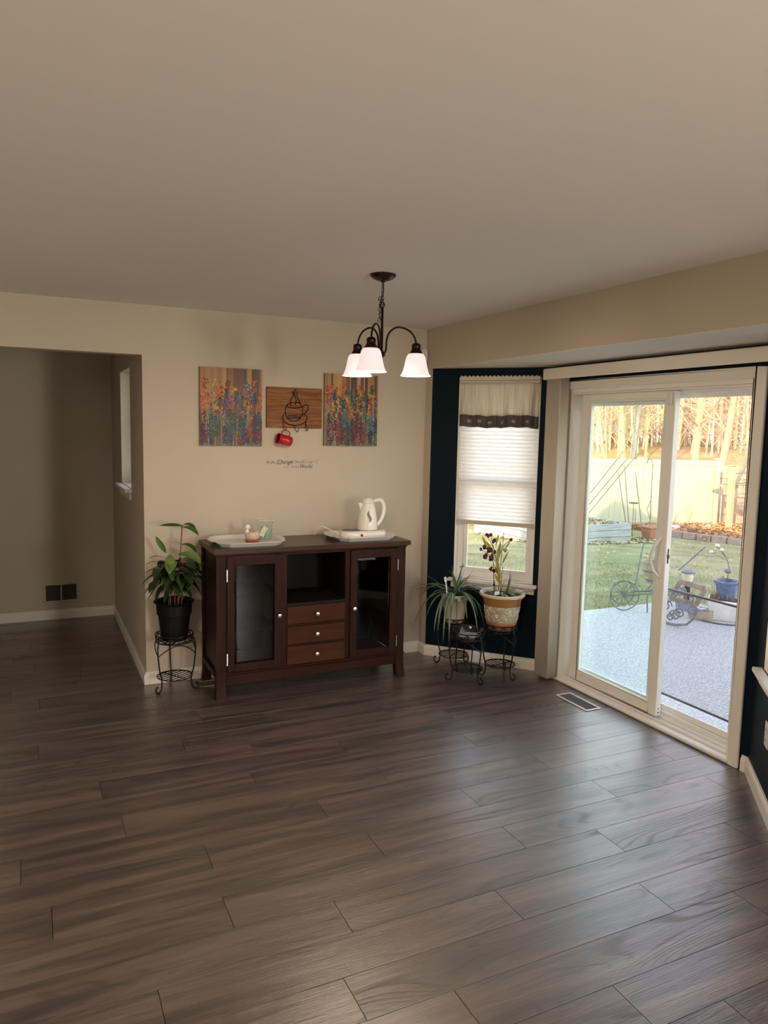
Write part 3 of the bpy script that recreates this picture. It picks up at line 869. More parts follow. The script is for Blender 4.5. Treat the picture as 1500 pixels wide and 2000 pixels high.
def knob(parent, x, y, z, mat='nickel'):
    pr = [(.0001,0),(.006,0),(.005,.006),(.005,.010),(.0135,.015),(.0150,.020),(.013,.025),(.006,.0275),(.0001,.028)]
    mtx = Matrix.Translation((x, y, z)) @ Matrix.Rotation(math.radians(90), 4, 'X')
    return build('knob', MB().lathe(pr, n=18, mat=mtx), mat, parent, smooth=True)
for (z0, z1) in ((.4385, .5555), (.3060, .4215), (.1690, .2905)):
    d_ = build('drawer', MB().box((1.4545, FY-.004, z0+.001), (1.8525, FY+.0005, z1-.001)).box((1.460, FY+.0208, z0+.006), (1.846, BY-.05, z1-.01)), 'drawer_wood', sb, bevel=.0012)
    knob(d_, 1.6535, FY-.0042, (z0+z1)/2)
def cab_door(x0, x1, kx, hx):
    z0, z1, t = .170, .900, .018
    g0, g1, h0, h1 = x0+.045, x1-.050 if kx > hx else x1-.052, z0+.050, z1-.056
    if kx < hx: g0, g1 = x0+.046, x1-.053
    d = MB()
    ya, yb = FY-.012, FY+.0008
    d.box((x0, ya, z0), (g0, yb, z1)).box((g1, ya, z0), (x1, yb, z1)).box((g0, ya, z0), (g1, yb, h0)).box((g0, ya, h1), (g1, yb, z1))
    o = build('door', d, 'cabinet_wood', sb, bevel=.002)
    # bevelled glass: raised centre with a 12 mm bevel
    b = .014; yo, yi = FY-.004, FY-.0075
    vs = [(g0,yo,h0),(g1,yo,h0),(g1,yo,h1),(g0,yo,h1),(g0+b,yi,h0+b),(g1-b,yi,h0+b),(g1-b,yi,h1-b),(g0+b,yi,h1-b)]
    build('glass_pane', MB().add(vs, [(4,5,6,7),(0,1,5,4),(1,2,6,5),(2,3,7,6),(3,0,4,7)]), 'cabinet_glass', o)
    knob(o, kx, ya, .510)
    for hz in (.255, .785):
        build('hinge', MB().box((hx-.0032, ya-.003, hz-.038), (hx+.0032, ya+.0, hz+.038)), 'nickel', o)
    return o
cab_door(1.0645, 1.4175, 1.394, 1.0640)
cab_door(1.8885, 2.2355, 1.912, 2.2360)

# ------------------------------------------------------------------ trays
def tray(name, label, cx, cy, w, d, z, group):
    t = thing(name, label, 'tray', (cx, cy, z), 0, group)
    def octo(hw, hd, c): return [(-hw+c,-hd),(hw-c,-hd),(hw,-hd+c),(hw,hd-c),(hw-c,hd),(-hw+c,hd),(-hw,hd-c),(-hw,-hd+c)]
    hw, hd = w/2, d/2
    rings = [(octo(hw-.030, hd-.030, .045), .0), (octo(hw-.010, hd-.010, .055), .024), (octo(hw, hd, .06), .026), (octo(hw, hd, .06), .029), (octo(hw-.014, hd-.014, .055), .028), (octo(hw-.034, hd-.034, .045), .004)]
    vs = [(x, y, zz) for r, zz in rings for x, y in r]
    fs = [tuple(range(8))[::-1]]
    for q in range(5):
        for e in range(8): fs.append((q*8+e, q*8+(e+1)%8, (q+1)*8+(e+1)%8, (q+1)*8+e))
    fs.append(tuple(range(40, 48)))
    build('tray_body', MB().add(vs, fs), 'tray_plastic', t, local=True, bevel=.0008)
    for s_ in (-1, 1):
        h = MB()
        pts = [(s_*hw*0.995, -.085, .0275), (s_*(hw+.018), -.070, .030), (s_*(hw+.026), -.035, .031), (s_*(hw+.026), .035, .031), (s_*(hw+.018), .070, .030), (s_*hw*0.995, .085, .0275)]
        h.prism([(p[0], p[1]) for p in pts], .0255, .030)
        build('handle', h, 'tray_plastic', t, local=True, bevel=.001)
    return t
tray('serving_tray', 'white plastic tray under the duck and the glass jar on the sideboard', 1.245, 4.665, .44, .40, .9485, 'white trays on the sideboard')
tray('serving_tray', 'white plastic tray under the electric kettle on the sideboard', 2.045, 4.668, .44, .40, .9485, 'white trays on the sideboard')

# duck planter
dk = thing('duck_figurine', 'small ceramic duck dish with brown base on the left tray', 'figurine', (1.285, 4.665, .953))
m_ = MB(); m_.lathe([(.0001,0),(.040,0),(.047,.008),(.046,.018),(.044,.0185),(.0001,.0185)], n=24, sx=1.05, sy=.72)
build('base', m_, 'duck_base', dk, local=True, smooth=True)
m_ = MB(); m_.lathe([(.040,.0188),(.049,.034),(.051,.050),(.046,.064),(.038,.070),(.034,.069),(.038,.058),(.036,.04),(.0001,.03)], n=24, sx=1.0, sy=.68)
build('body', m_, 'duck_body', dk, local=True, smooth=True)
m_ = MB(); m_.tube([(-.034,0,.058),(-.036,0,.078),(-.034,0,.092)], [.016,.012,.012], 12)
m_.ball((-.034,0,.098), .019, 14, 8)
build('head', m_, 'white_plastic', dk, local=True, smooth=True)
build('beak', MB().tube([(-.049,0,.095),(-.058,0,.093),(-.064,0,.091)], [.006,.006,.002], 8, flat=.6), 'beak', dk, local=True)
m_ = MB(); m_.obox((.040,0,.073), (.010,0,.007), (0,.012,0), (.020,0,.032))
build('tail', MB().tube([(.030,0,.055),(.048,0,.075),(.060,0,.082)], [.018,.010,.004], 10, flat=1), 'duck_body', dk, local=True, smooth=True)
pk = build('sugar_packet', MB().obox((1.352,4.640,1.022), (.013,-.006,-.008), (.0005,.0012,0), (.016,0,.030)), 'packet_pale')
tag(pk, 'pale printed packet leaning out of the duck dish', 'packet')

# square glass jar with tea packets
jr = thing('glass_jar', 'square clear glass jar holding green packets on the left tray', 'jar', (1.372, 4.690, .953))
def rsq(h, c=.008): return [(-h+c,-h),(h-c,-h),(h,-h+c),(h,h-c),(h-c,h),(-h+c,h),(-h,h-c),(-h,-h+c)]
rings = [(rsq(.036), 0), (rsq(.040), .006), (rsq(.044), .110), (rsq(.052,.012), .122), (rsq(.053,.012), .140), (rsq(.050,.012), .1405), (rsq(.042), .112), (rsq(.037), .010)]
vs = [(x,y,z) for r, z in rings for x, y in r]; fs = [tuple(range(8))[::-1]]
for q in range(7):
    for e in range(8): fs.append((q*8+e, q*8+(e+1)%8, (q+1)*8+(e+1)%8, (q+1)*8+e))
fs.append(tuple(range(56, 64)))
build('jar_body', MB().add(vs, fs), 'clear_glass', jr, local=True)
build('rim', MB().tube([(x*1.0,y*1.0,.1405) for x,y in rsq(.052,.012)], .0022, 6, closed=True).tube([(x,y,.114) for x,y in rsq(.045)], .0014, 6, closed=True), 'tray_plastic', jr, local=True)
for (dx, dy, tx, h, mt, lab) in ((-.020,-.012,.10,.085,'packet_green','green tea packet at the left in the glass jar'), (-.004,.006,-.05,.080,'packet_pale','pale packet standing in the middle of the glass jar'), (.012,-.016,.04,.100,'packet_green','tall green packet at the front right in the glass jar'), (.022,.014,-.10,.070,'packet_green','short green packet at the back of the glass jar')):
    o = build('tea_packet', MB().obox((1.372+dx+tx*.02, 4.690+dy, .965+h/2), (.009,.003,0), (-.0006,.0022,0), (tx*.04,0,h/2)), mt)
    tag(o, lab, 'packet', 'packets in the glass jar')
o = build('round_label', MB().lathe([(.0001,0),(.008,0),(.008,.001),(.0001,.001)], n=16, mat=Matrix.Translation((1.3535,4.6738,.985)) @ Matrix.Rotation(math.radians(90),4,'X')), 'packet_red')
tag(o, 'small round red tab on the packets in the glass jar', 'label')

# ------------------------------------------------------------------ kettle base and kettle
kb = thing('kettle_base', 'white electric warming base with a red switch on the right tray', 'kettle base', (2.075, 4.675, .953))
def stad(hl, r, n=10):
    pts = []
    for q in range(n+1):
        a = -math.pi/2+math.pi*q/n; pts.append((hl+r*math.cos(a), r*math.sin(a)))
    for q in range(n+1):
        a = math.pi/2+math.pi*q/n; pts.append((-hl+r*math.cos(a), r*math.sin(a)))
    return pts
rings = [(stad(.085,.078), .0), (stad(.088,.084), .006), (stad(.088,.084), .030), (stad(.086,.080), .042), (stad(.084,.074), .046)]
N_ = len(rings[0][0]); vs = [(x,y,z) for r,z in rings for x,y in r]; fs = [tuple(range(N_))[::-1]]
for q in range(4):
    for e in range(N_): fs.append((q*N_+e, q*N_+(e+1)%N_, (q+1)*N_+(e+1)%N_, (q+1)*N_+e))
fs.append(tuple(range(4*N_, 5*N_)))
build('housing', MB().add(vs, fs), 'ivory_plastic', kb, local=True, smooth=True)
build('hot_plate', MB().lathe([(.0001,.0485),(.048,.0485),(.054,.050),(.056,.0465)], (-.088,.004,0), 28, 1.15, .95), 'water_mark', kb, local=True, smooth=True)
build('switch', MB().lathe([(.0001,0),(.0095,0),(.0095,.004),(.006,.006),(.0001,.0065)], n=16, mat=Matrix.Translation((-.045,-.084,.022)) @ Matrix.Rotation(math.radians(90),4,'X')), 'switch_red', kb, local=True, smooth=True)
cp = [(-.165,.03,.018),(-.19,.045,.034),(-.225,.075,.050),(-.255,.10,.068),(-.285,.13,.060),(-.295,.155,.02),(-.296,.172,-.002)]
build('power_cord', MB().tube([Vector(p) for p in cp], .0035, 8), 'cord_white', kb, local=True, smooth=True)

kt = thing('electric_kettle', 'ivory electric kettle with a grey leaf shaped water gauge on its base', 'kettle', (2.110, 4.680, 1.001))
prof = [(.0001,0),(.066,0),(.072,.004),(.0725,.012),(.071,.045),(.066,.090),(.059,.130),(.052,.160),(.047,.178),(.046,.184),(.044,.187)]
build('body', MB().lathe(prof, n=36), 'ivory_plastic', kt, local=True, smooth=True)
build('lid', MB().lathe([(.044,.188),(.042,.200),(.033,.213),(.018,.221),(.006,.223),(.0001,.2235)], n=30), 'ivory_plastic', kt, local=True, smooth=True)
sp_ = MB()
vs = []; 
for (o_, w_, z_) in ((.050,.024,.110),(.056,.022,.135),(.061,.019,.160),(.067,.015,.180),(.072,.011,.190)):
    vs += [(-o_+.022, -w_, z_), (-o_-.004, -w_*.35, z_), (-o_-.004, w_*.35, z_), (-o_+.022, w_, z_)]
fs = []
for q in range(4):
    for e in range(4): fs.append((q*4+e, q*4+(e+1)%4, (q+1)*4+(e+1)%4, (q+1)*4+e))
fs += [(0,3,2,1), (16,17,18,19)]
build('spout', sp_.add(vs, fs), 'ivory_plastic', kt, local=True, bevel=.003)
hp = [(.038,0,.196),(.062,0,.204),(.088,0,.208),(.110,0,.198),(.124,0,.172),(.128,0,.140),(.122,0,.105),(.108,0,.070),(.088,0,.040),(.070,0,.026)]
build('handle', MB().tube(hp, [.006,.008,.009,.009,.009,.009,.009,.009,.008,.006], 10, flat=1.5), 'ivory_plastic', kt, local=True, smooth=True)
build('lid_button', MB().box((.084,-.008,.214),(.100,.008,.223)), 'ivory_plastic', kt, local=True, bevel=.003)
# water gauge: curved leaf on the body facing the room
vs = []; fs = []; n_ = 14
def body_r(z):
    for (r1, z1), (r2, z2) in zip(prof[1:], prof[2:]):
        if z1 <= z <= z2: return r1+(r2-r1)*(z-z1)/max(1e-6, z2-z1)
    return .06
for q in range(n_+1):
    t = q/n_; z = .055+.085*t
    c = math.radians(-103+7*math.sin(t*2*math.pi)); hw_ = math.radians(9.5)*math.sin(math.pi*t)**.8+.002
    for a in (c-hw_, c, c+hw_):
        r = body_r(z)+.0012
        vs.append((r*math.cos(a), r*math.sin(a), z))
for q in range(n_): fs += [(q*3,q*3+1,q*3+4,q*3+3),(q*3+1,q*3+2,q*3+5,q*3+4)]
build('water_gauge', MB().add(vs, fs), 'water_mark', kt, local=True)

# ------------------------------------------------------------------ plant stands
def plant_stand(cx, cy, rot, zr, label, R=.125, rr_=.112, skirt=.045, square=False):
    t = thing('plant_stand', label, 'plant stand', (cx, cy, 0), rot, 'black wire plant stands')
    w = .0048
    for k in range(3):
        a = k*2*math.pi/3; ca, sa = math.cos(a), math.sin(a)
        def P(r, z): return (r*ca, r*sa, z)
        pts = [P(rr_*.98, zr-.002), P(rr_*1.10, zr-.035), P(rr_*1.16, zr-.08), P(rr_*1.13, zr*.60), P(rr_*1.02, zr*.35), P(rr_*.93, .10), P(rr_*.91, .055), P(rr_*.96, .020), P(rr_*1.12, .0045), P(rr_*1.28, .012), P(rr_*1.32, .034), P(rr_*1.24, .048), P(rr_*1.18, .040)]
        # smooth (Catmull-Rom)
        V = [Vector(p) for p in pts]; sm = []
        for i in range(len(V)-1):
            p0, p1, p2, p3 = V[max(0,i-1)], V[i], V[i+1], V[min(len(V)-1,i+2)]
            for q in range(4):
                u = q/4
                sm.append(0.5*((2*p1)+(-p0+p2)*u+(2*p0-5*p1+4*p2-p3)*u*u+(-p0+3*p1-3*p2+p3)*u**3))
        sm.append(V[-1])
        build('leg', MB().tube(sm, w, 7), 'black_iron', t, local=True, smooth=True)
    rg = MB()
    N = 36
    for (r, z) in ((rr_, zr), (rr_*.96, zr-skirt)):
        rg.tube([(r*math.cos(2*math.pi*q/N), r*math.sin(2*math.pi*q/N), z) for q in range(N)], w*.85, 6, closed=True)
    build('top_ring', rg, 'black_iron', t, local=True, smooth=True)
    scr_ = MB(); n_s = 10
    for k in range(n_s):
        a0 = 2*math.pi*k/n_s
        pts = []
        for q in range(15):
            u = q/14
            ang = a0+(u-.5)*2*math.pi/n_s*1.0
            zz = zr-skirt*.5-math.cos(u*2*math.pi)*skirt*.42
            pts.append((rr_*.985*math.cos(ang), rr_*.985*math.sin(ang), zz))
        scr_.tube(pts, w*.55, 5)
        pts = []
        for q in range(12):
            u = q/11*2*math.pi*0.8
            rad_ = .009*(1-q/16)
            ang = a0+rad_*math.cos(u)/rr_; zz = zr-skirt*.42+rad_*math.sin(u)
            pts.append((rr_*.985*math.cos(ang), rr_*.985*math.sin(ang), zz))
        scr_.tube(pts, w*.5, 5)
    build('scroll_band', scr_, 'black_iron', t, local=True, smooth=True)
    gr = MB()
    for s_ in (-2,-1,0,1,2):
        y_ = s_*rr_*.36; h_ = math.sqrt(max(0, (rr_*.95)**2-y_**2))
        gr.tube([(-h_, y_, zr-skirt), (h_, y_, zr-skirt)], w*.6, 5)
    build('top_grate', gr, 'black_iron', t, local=True)
    ar = MB()
    for k in range(3):
        a, b = k*2*math.pi/3, (k+1)*2*math.pi/3
        pts = []
        for q in range(13):
            u = q/12; ang = a+(b-a)*u
            r = rr_*1.14*(1-.12*math.sin(math.pi*u)); zz = zr-.125+.075*math.sin(math.pi*u)
            pts.append((r*math.cos(ang), r*math.sin(ang), zz))
        ar.tube(pts, w*.7, 6)
    build('arch_brace', ar, 'black_iron', t, local=True, smooth=True)
    sh = MB(); rs = rr_*.93; zs = .085
    sh.tube([(rs*math.cos(2*math.pi*q/N), rs*math.sin(2*math.pi*q/N), zs) for q in range(N)], w*.8, 6, closed=True)
    for s_ in (-3,-2,-1,0,1,2,3):
        y_ = s_*rs*.26; h_ = math.sqrt(max(0, rs**2-y_**2))
        sh.tube([(-h_, y_, zs+.003), (h_, y_, zs+.003)], w*.6, 5)
    sh.tube([(0, -rs, zs-.003), (0, rs, zs-.003)], w*.6, 5)
    build('lower_shelf', sh, 'black_iron', t, local=True)
    return t
SL = (0.800, 4.765); SA = (2.735, 4.500); SB = (2.660, 4.190); SC = (2.925, 4.185)
plant_stand(*SL, math.radians(213), .365, 'black wire plant stand left of the sideboard, holding a black pot', rr_=.118)
plant_stand(*SA, math.radians(130), .365, 'black wire plant stand at the back under the aloe pot')
plant_stand(*SB, math.radians(162), .345, 'black wire plant stand in front, holding a glass dish')
plant_stand(*SC, math.radians(-80), .375, 'black wire plant stand under the brown and cream flower pot')

# ------------------------------------------------------------------ black pot with leafy plant
bpot = thing('potted_plant', 'leafy green plant in a black plastic pot left of the sideboard', 'plant', (SL[0], SL[1], .3285))
prof = [(.0001,0),(.078,0),(.082,.004),(.100,.165),(.108,.170),(.112,.235),(.125,.245),(.127,.252),(.123,.254),(.110,.245),(.106,.18),(.098,.165)]
build('pot', MB().lathe(prof, n=36), 'black_pot', bpot, local=True, smooth=True)
build('soil', MB().lathe([(.0001,.195),(.09,.195),(.106,.19)], n=24), 'soil', bpot, local=True)
rp = random.Random(11)
def bez(p0, p1, p2, n=8):
    p0, p1, p2 = Vector(p0), Vector(p1), Vector(p2)
    return [(1-t)**2*p0+2*t*(1-t)*p1+t*t*p2 for t in [i/n for i in range(n+1)]]
stems = []
for k in range(7):
    a = rp.uniform(0, 6.28); r0_ = rp.uniform(.01, .045); r1_ = rp.uniform(.03, .09)
    base = (r0_*math.cos(a), r0_*math.sin(a), .19)
    tip = (r1_*math.cos(a+.3), r1_*math.sin(a+.3), rp.uniform(.42, .56))
    stems.append(bez(base, (r0_*1.3*math.cos(a), r0_*1.3*math.sin(a), .38), tip))
tall = bez((.02, -.01, .19), (.035, -.02, .50), (.055, .0, .735), 12)
for s_ in stems: build('stem', MB().tube(s_, .0038, 6), 'stem_brown', bpot, local=True, smooth=True)
build('stem', MB().tube(tall, .004, 6), 'stem_brown', bpot, local=True, smooth=True)
camd = Vector((0,0,1.69))-Vector((SL[0], SL[1], .8)); camd.z = 0; camd.normalize(); lat = Vector((camd.y*-1, camd.x, 0))*-1
def leafp(base, d, L, w, droop, mat='leaf_dark', side=None):
    build('leaf', MB().leaf(base, d, L, w, droop, side=side), mat, bpot, local=True, smooth=True)
for s_ in stems:
    for q in range(8):
        i = rp.randint(4, 8); b = s_[i]
        a = rp.uniform(0, 6.28)
        d = Vector((math.cos(a), math.sin(a), rp.uniform(-.1, .7)))
        L = rp.uniform(.14, .20); w = rp.uniform(.040, .058); dr_ = rp.uniform(1.3, 2.6)
        q2 = b+d.normalized()*L*.75
        if q2.y+SL[1] > 4.86: d.y = -abs(d.y)*.5
        if q2.x < -.13: d.x = abs(d.x)*.3
        leafp(b, d, L, w, dr_)
# broad leaves facing the room
for (x, z, ang, L, w, droop) in ((-.02,.50,-95,.16,.062,1.1),(.03,.52,-60,.17,.06,1.6),(-.07,.47,-120,.16,.06,1.6),(.08,.50,-30,.17,.058,1.8),(-.05,.42,-100,.15,.06,1.7),(.05,.42,-75,.15,.06,1.7),(.10,.40,-40,.15,.055,1.9),(-.09,.38,-130,.14,.055,1.8)):
    a = math.radians(ang)
    leafp((x, -.02, z), (math.cos(a), math.sin(a), .35), L, w, droop, 'leaf_dark' if abs(x) > .025 else 'leaf_bright')
# thin dark blades spreading left
for (x, z, dx, dz, L, w) in ((-.06,.50,-1,.25,.13,.022),(-.06,.47,-1,.0,.14,.02),(-.05,.44,-1,-.15,.17,.02),(-.05,.46,-1,-.35,.19,.020),(-.05,.43,-1,-.6,.20,.020),(-.05,.41,-.9,-.8,.19,.018),(-.05,.53,-1,.35,.12,.022)):
    leafp((x, -.03, z), (dx, -.25, dz+.25), L, w, 1.0)
# top leaves
tt = tall[-1]
leafp(tt, (-1, -.1, .28), .145, .042, .55, 'leaf_bright', side=(0,-.8,.6))
leafp(tt, (1, -.25, .40), .11, .042, 2.2, 'leaf_bright', side=(.2,-.8,.5))
leafp(tt+Vector((0,-.01,-.01)), (.8, -.2, .0), .12, .045, 1.4, 'leaf_bright', side=(.4,-.8,.5))
leafp(tall[9], (.8, -.1, .1), .12, .038, 1.8, 'leaf_bright', side=(.4,-.8,.5))
leafp((-.055, -.03, .57), (-.45, 0, 1), .12, .045, .3, 'leaf_bright', side=(.8,-.5,0))
leafp((-.03, -.05, .56), (-.1, -.5, -.2), .15, .060, 1.6, 'leaf_bright', side=(1,0,0))
leafp((.02, -.05, .56), (.7, -.5, .2), .17, .06, 1.4, 'leaf_bright', side=(.5,-.4,.6))

# ------------------------------------------------------------------ aloe in cream pot
al = thing('potted_plant', 'aloe with long drooping grey-green leaves in a cream pot by the bay window', 'plant', (SA[0], SA[1], .3285))
prof = [(.0001,0),(.066,0),(.070,.004),(.078,.08),(.092,.165),(.098,.170),(.101,.205),(.097,.207),(.092,.17),(.086,.16)]
build('pot', MB().lathe(prof, n=36), 'cream_pot', al, local=True, smooth=True)
build('soil', MB().lathe([(.0001,.185),(.08,.185),(.092,.18)], n=24), 'soil', al, local=True)
ra = random.Random(4)
wn_ = Vector((.7416,.671,0))                 # outward normal of the bay wall
def aloe(base, d, L, w, droop, seg=10):
    d = Vector(d)
    endp = Vector(base)+d.normalized()*L*.6
    if endp.dot(wn_) > .085: d = d-wn_*(d.dot(wn_)*1.2)
    build('leaf', MB().leaf(base, d, L, w, droop, seg=seg, fold=.45, prof=lambda t: 1.3*(1-t)**.7), 'aloe_green', al, local=True, smooth=True)
for k in range(30):
    a = ra.uniform(0, 6.28)
    r = ra.uniform(.0, .03)
    el = ra.uniform(.35, 1.3)
    aloe((r*math.cos(a), r*math.sin(a), .19), (math.cos(a), math.sin(a), el), ra.uniform(.20, .34), ra.uniform(.018, .030), ra.uniform(1.2, 3.0))
# characteristic ones (directions in the room)
v_l = Vector((-.80,.42,0)); v_r = Vector((.80,-.42,0)); v_f = Vector((-.5,-.85,0))
aloe((0,0,.19), v_l+Vector((0,0,.72))+v_f*.2, .33, .020, .15)
aloe((0,0,.19), v_l+Vector((0,0,.55))+v_f*.3, .46, .018, 3.0, 14)
aloe((0,0,.19), v_l*.5+v_f*.8+Vector((0,0,.8)), .42, .024, 4.2, 14)
aloe((0,0,.19), v_l*.3+v_f*.9+Vector((0,0,.7)), .50, .022, 4.4, 14)
aloe((0,0,.19), v_l*.15+v_f*.9+Vector((0,0,.5)), .48, .020, 4.2, 14)
aloe((0,0,.19), v_f*.8+v_r*.5+Vector((0,0,.7)), .46, .022, 3.2, 14)
aloe((0,0,.19), v_r*.8+v_f*.5+Vector((0,0,.6)), .40, .020, 3.6, 14)
aloe((0,0,.19), v_r+v_f*.4+Vector((0,0,.9)), .36, .020, 2.4, 12)
aloe((0,0,.19), v_r*.3+v_f*.3+Vector((0,0,1.6)), .27, .018, .3)
aloe((0,0,.19), v_r*.8+v_f*.1+Vector((0,0,1.0)), .25, .018, -.3)
aloe((0,0,.19), v_r*.6+v_f*.3+Vector((0,0,1.6)), .22, .018, -.2)
aloe((0,0,.19), v_l*.2+v_f*.2+Vector((0,0,1.5)), .24, .018, .4)
aloe((-.02,0,.19), v_l*.7+v_f*.9+Vector((0,0,.5)), .38, .024, 3.6, 14)
g_ = build('plant_tag', MB().obox((SA[0]-.105, SA[1]-.05, .60), (.006,.002,0), (0,.001,0), (-.006,0,.045)).obox((SA[0]-.115, SA[1]-.05, .655), (.010,.002,0), (0,.001,0), (-.003,0,.018)), 'tag_white', al)
tag(g_, 'white forked plant tag')
g_ = build('plant_stake', MB().obox((SA[0]+.02, SA[1]-.03, .64), (.004,.001,0), (0,.001,0), (.008,0,.10)).tube([(SA[0]+.012,SA[1]-.03,.735),(SA[0]+.045,SA[1]-.035,.735),(SA[0]+.035,SA[1]-.03,.75)], .005, 6), 'tag_blue', al)
tag(g_, 'translucent blue plant stake')

# ------------------------------------------------------------------ brown and cream pot with flowers
fp_ = thing('potted_plant', 'brown and cream embossed pot with dark red dried flowers by the bay window', 'plant', (SC[0], SC[1], .3405))
build('pot', MB().lathe([(.0001,0),(.094,0),(.097,.005),(.099,.022),(.101,.027)], n=44), 'clay', fp_, local=True, smooth=True)
build('foot_band', MB().lathe([(.101,.0275),(.105,.036),(.107,.048),(.106,.056)], n=44), 'ochre_glaze', fp_, local=True, smooth=True)
em = MB(); em.lathe([(.106,.0565),(.109,.060),(.122,.165),(.124,.172)], n=48)
build('embossed_band', em, 'band_dark', fp_, local=True, smooth=True)
rl = MB(); re = random.Random(8)
for k in range(150):
    a = re.uniform(0, 6.28); z = re.uniform(.064, .162); tl = re.uniform(-1.2, 1.2)
    pts = []
    for q in range(6):
        u = (q/5-.5)*.030
        aa = a+u*math.cos(tl)/.115+.0006*math.sin(q); zz = z+u*math.sin(tl)+.004*math.sin(q/5*math.pi)
        r = .1065+.0145*(zz-.06)/.105+.0020
        pts.append((r*math.cos(aa), r*math.sin(aa), zz))
    rl.tube(pts, [.0008,.0026,.0038,.0038,.0026,.0008], 6)
build('leaf_relief', rl, 'cream_pot', fp_, local=True, smooth=True)
build('upper_band', MB().lathe([(.124,.1725),(.127,.178),(.132,.205),(.137,.213),(.139,.232)], n=44), 'ochre_glaze', fp_, local=True, smooth=True)
build('rim', MB().lathe([(.139,.2325),(.153,.234),(.158,.242),(.158,.250),(.152,.257),(.144,.255),(.138,.246),(.134,.235)], n=44), 'cream_pot', fp_, local=True, smooth=True)
build('soil', MB().lathe([(.0001,.240),(.10,.238),(.1385,.236)], n=30), 'soil', fp_, local=True)
def fo(x, z, dy=0): return Vector((x-SC[0], dy, z-.3405))
rfw = random.Random(3)
main = [fo(2.888,.600), fo(2.893,.66), fo(2.885,.72,-.01), fo(2.862,.79,-.01), fo(2.840,.87,-.015), fo(2.825,.93,-.01), fo(2.815,.985)]
brs = [main, [main[1], fo(2.90,.78), fo(2.905,.88), fo(2.925,.93), fo(2.972,.958)],
       [main[2], fo(2.862,.80,-.02), fo(2.815,.85,-.02), fo(2.765,.885,-.02), fo(2.722,.908,-.02)],
       [main[3], fo(2.83,.90,-.02), fo(2.80,.96,-.01), fo(2.776,1.0)],
       [main[1], fo(2.872,.72,-.03), fo(2.85,.75,-.03)], [main[3], fo(2.90,.86,.01), fo(2.912,.93), fo(2.915,1.01)]]
for b in brs: build('stem', MB().tube(b, .0022, 6), 'stem_green', fp_, local=True, smooth=True)
def blossom(p, r, mat):
    m = MB()
    for k in range(5):
        a = k*2*math.pi/5+rfw.uniform(0, 1)
        m.ball(p+Vector((math.cos(a)*r*.55, rfw.uniform(-.4,.2)*r, math.sin(a)*r*.55)), r*.55, 8, 5)
    m.ball(p, r*.6, 8, 5)
    build('flower', m, mat, fp_, local=True, smooth=True)
for (x, z, r, mt) in ((2.773,1.001,.014,'flower_red'),(2.765,1.008,.011,'flower_red'),(2.803,1.003,.013,'flower_red'),(2.838,.965,.014,'flower_red'),(2.824,.957,.013,'flower_red'),(2.718,.912,.011,'flower_red'),(2.760,.921,.017,'flower_red'),(2.775,.912,.014,'flower_red'),(2.797,.902,.017,'flower_red'),(2.785,.893,.013,'flower_red'),(2.770,.857,.020,'flower_red'),(2.808,.843,.020,'flower_red'),(2.822,.872,.013,'flower_red'),(2.925,.892,.015,'flower_pink'),(2.975,.962,.012,'flower_red'),(2.806,.772,.016,'flower_red'),(2.845,.752,.015,'flower_red'),(2.846,.884,.013,'flower_red')):
    blossom(fo(x, z, rfw.uniform(-.03,.0)), r, mt)
for (x, z, dx, dz, L, w) in ((2.86,.80,-.2,1,.11,.026),(2.87,.74,-.35,1,.12,.03),(2.885,.70,-.5,1,.11,.028),(2.88,.68,-.2,1,.11,.028),(2.83,.86,-.6,1,.10,.028),(2.80,.90,-.6,.9,.09,.026),(2.76,.93,-.35,1,.075,.024),(2.885,.66,-.55,1,.09,.03),(2.87,.86,.1,1,.10,.024),(2.90,.80,.5,1,.10,.022),(2.92,.90,.6,1,.07,.018),(2.85,.82,.1,1,.12,.026),(2.895,.63,-.4,1,.09,.028),(2.84,.93,.2,1,.08,.02)):
    build('leaf', MB().leaf(fo(x, z, -.02), (dx, rfw.uniform(-.3,.1), dz), L, w, .4, side=(1,.1,0)), 'leaf_gold', fp_, local=True, smooth=True)
for (x, y, dx, dy, dz, L, w, dr2) in ((.00,.0,-.2,-.5,.5,.13,.016,2.4),(.04,-.02,.3,-.6,.4,.15,.016,3.0),(.05,0,.6,-.5,.4,.13,.014,2.6),(-.03,-.02,-.6,-.3,.5,.10,.014,1.5),(.02,.02,.2,-.1,1,.12,.014,.3),(.06,.0,.15,0,1,.17,.013,-.1),(.055,.01,.35,-.1,1,.15,.015,-.5),(.065,-.01,.05,-.1,1,.13,.015,.2),(.05,-.02,1,-.35,.25,.24,.013,.4),(.0,-.03,.1,-.9,.3,.12,.016,1.8),(-.05,.02,-.5,.3,.6,.10,.015,1.2),(.08,.02,.6,.2,.5,.10,.014,1.2),(.03,-.05,.5,-.8,.5,.14,.014,3.2),(-.02,.03,.0,.2,1,.10,.014,.6)):
    build('leaf', MB().leaf((x-.02, y, .238), (dx,dy,dz), L, w*1.6, dr2, seg=8, fold=.4, prof=lambda t: (1-t)**.6), 'leaf_lime', fp_, local=True, smooth=True)
g_ = build('garden_stake', MB().tube([fo(2.822,.58,-.05), fo(2.815,.70,-.05), fo(2.803,.83,-.05)], .0022, 6).ball(fo(2.818,.665,-.05), .008, 8, 6).ball(fo(2.817,.682,-.05), .006, 8, 6), 'black_iron', fp_, local=True)
tag(g_, 'black garden stake with dark beads')
build('flower_stake', MB().tube([fo(2.893,.58,-.02), fo(2.899,.70,-.02), fo(2.905,.78,-.02)], .002, 6), 'black_iron', fp_, local=True)
build('plant_tag', MB().obox(fo(2.845,.605,-.05), (.020,0,.003), (0,.001,0), (-.003,0,.012)), 'tag_white', fp_, local=True)

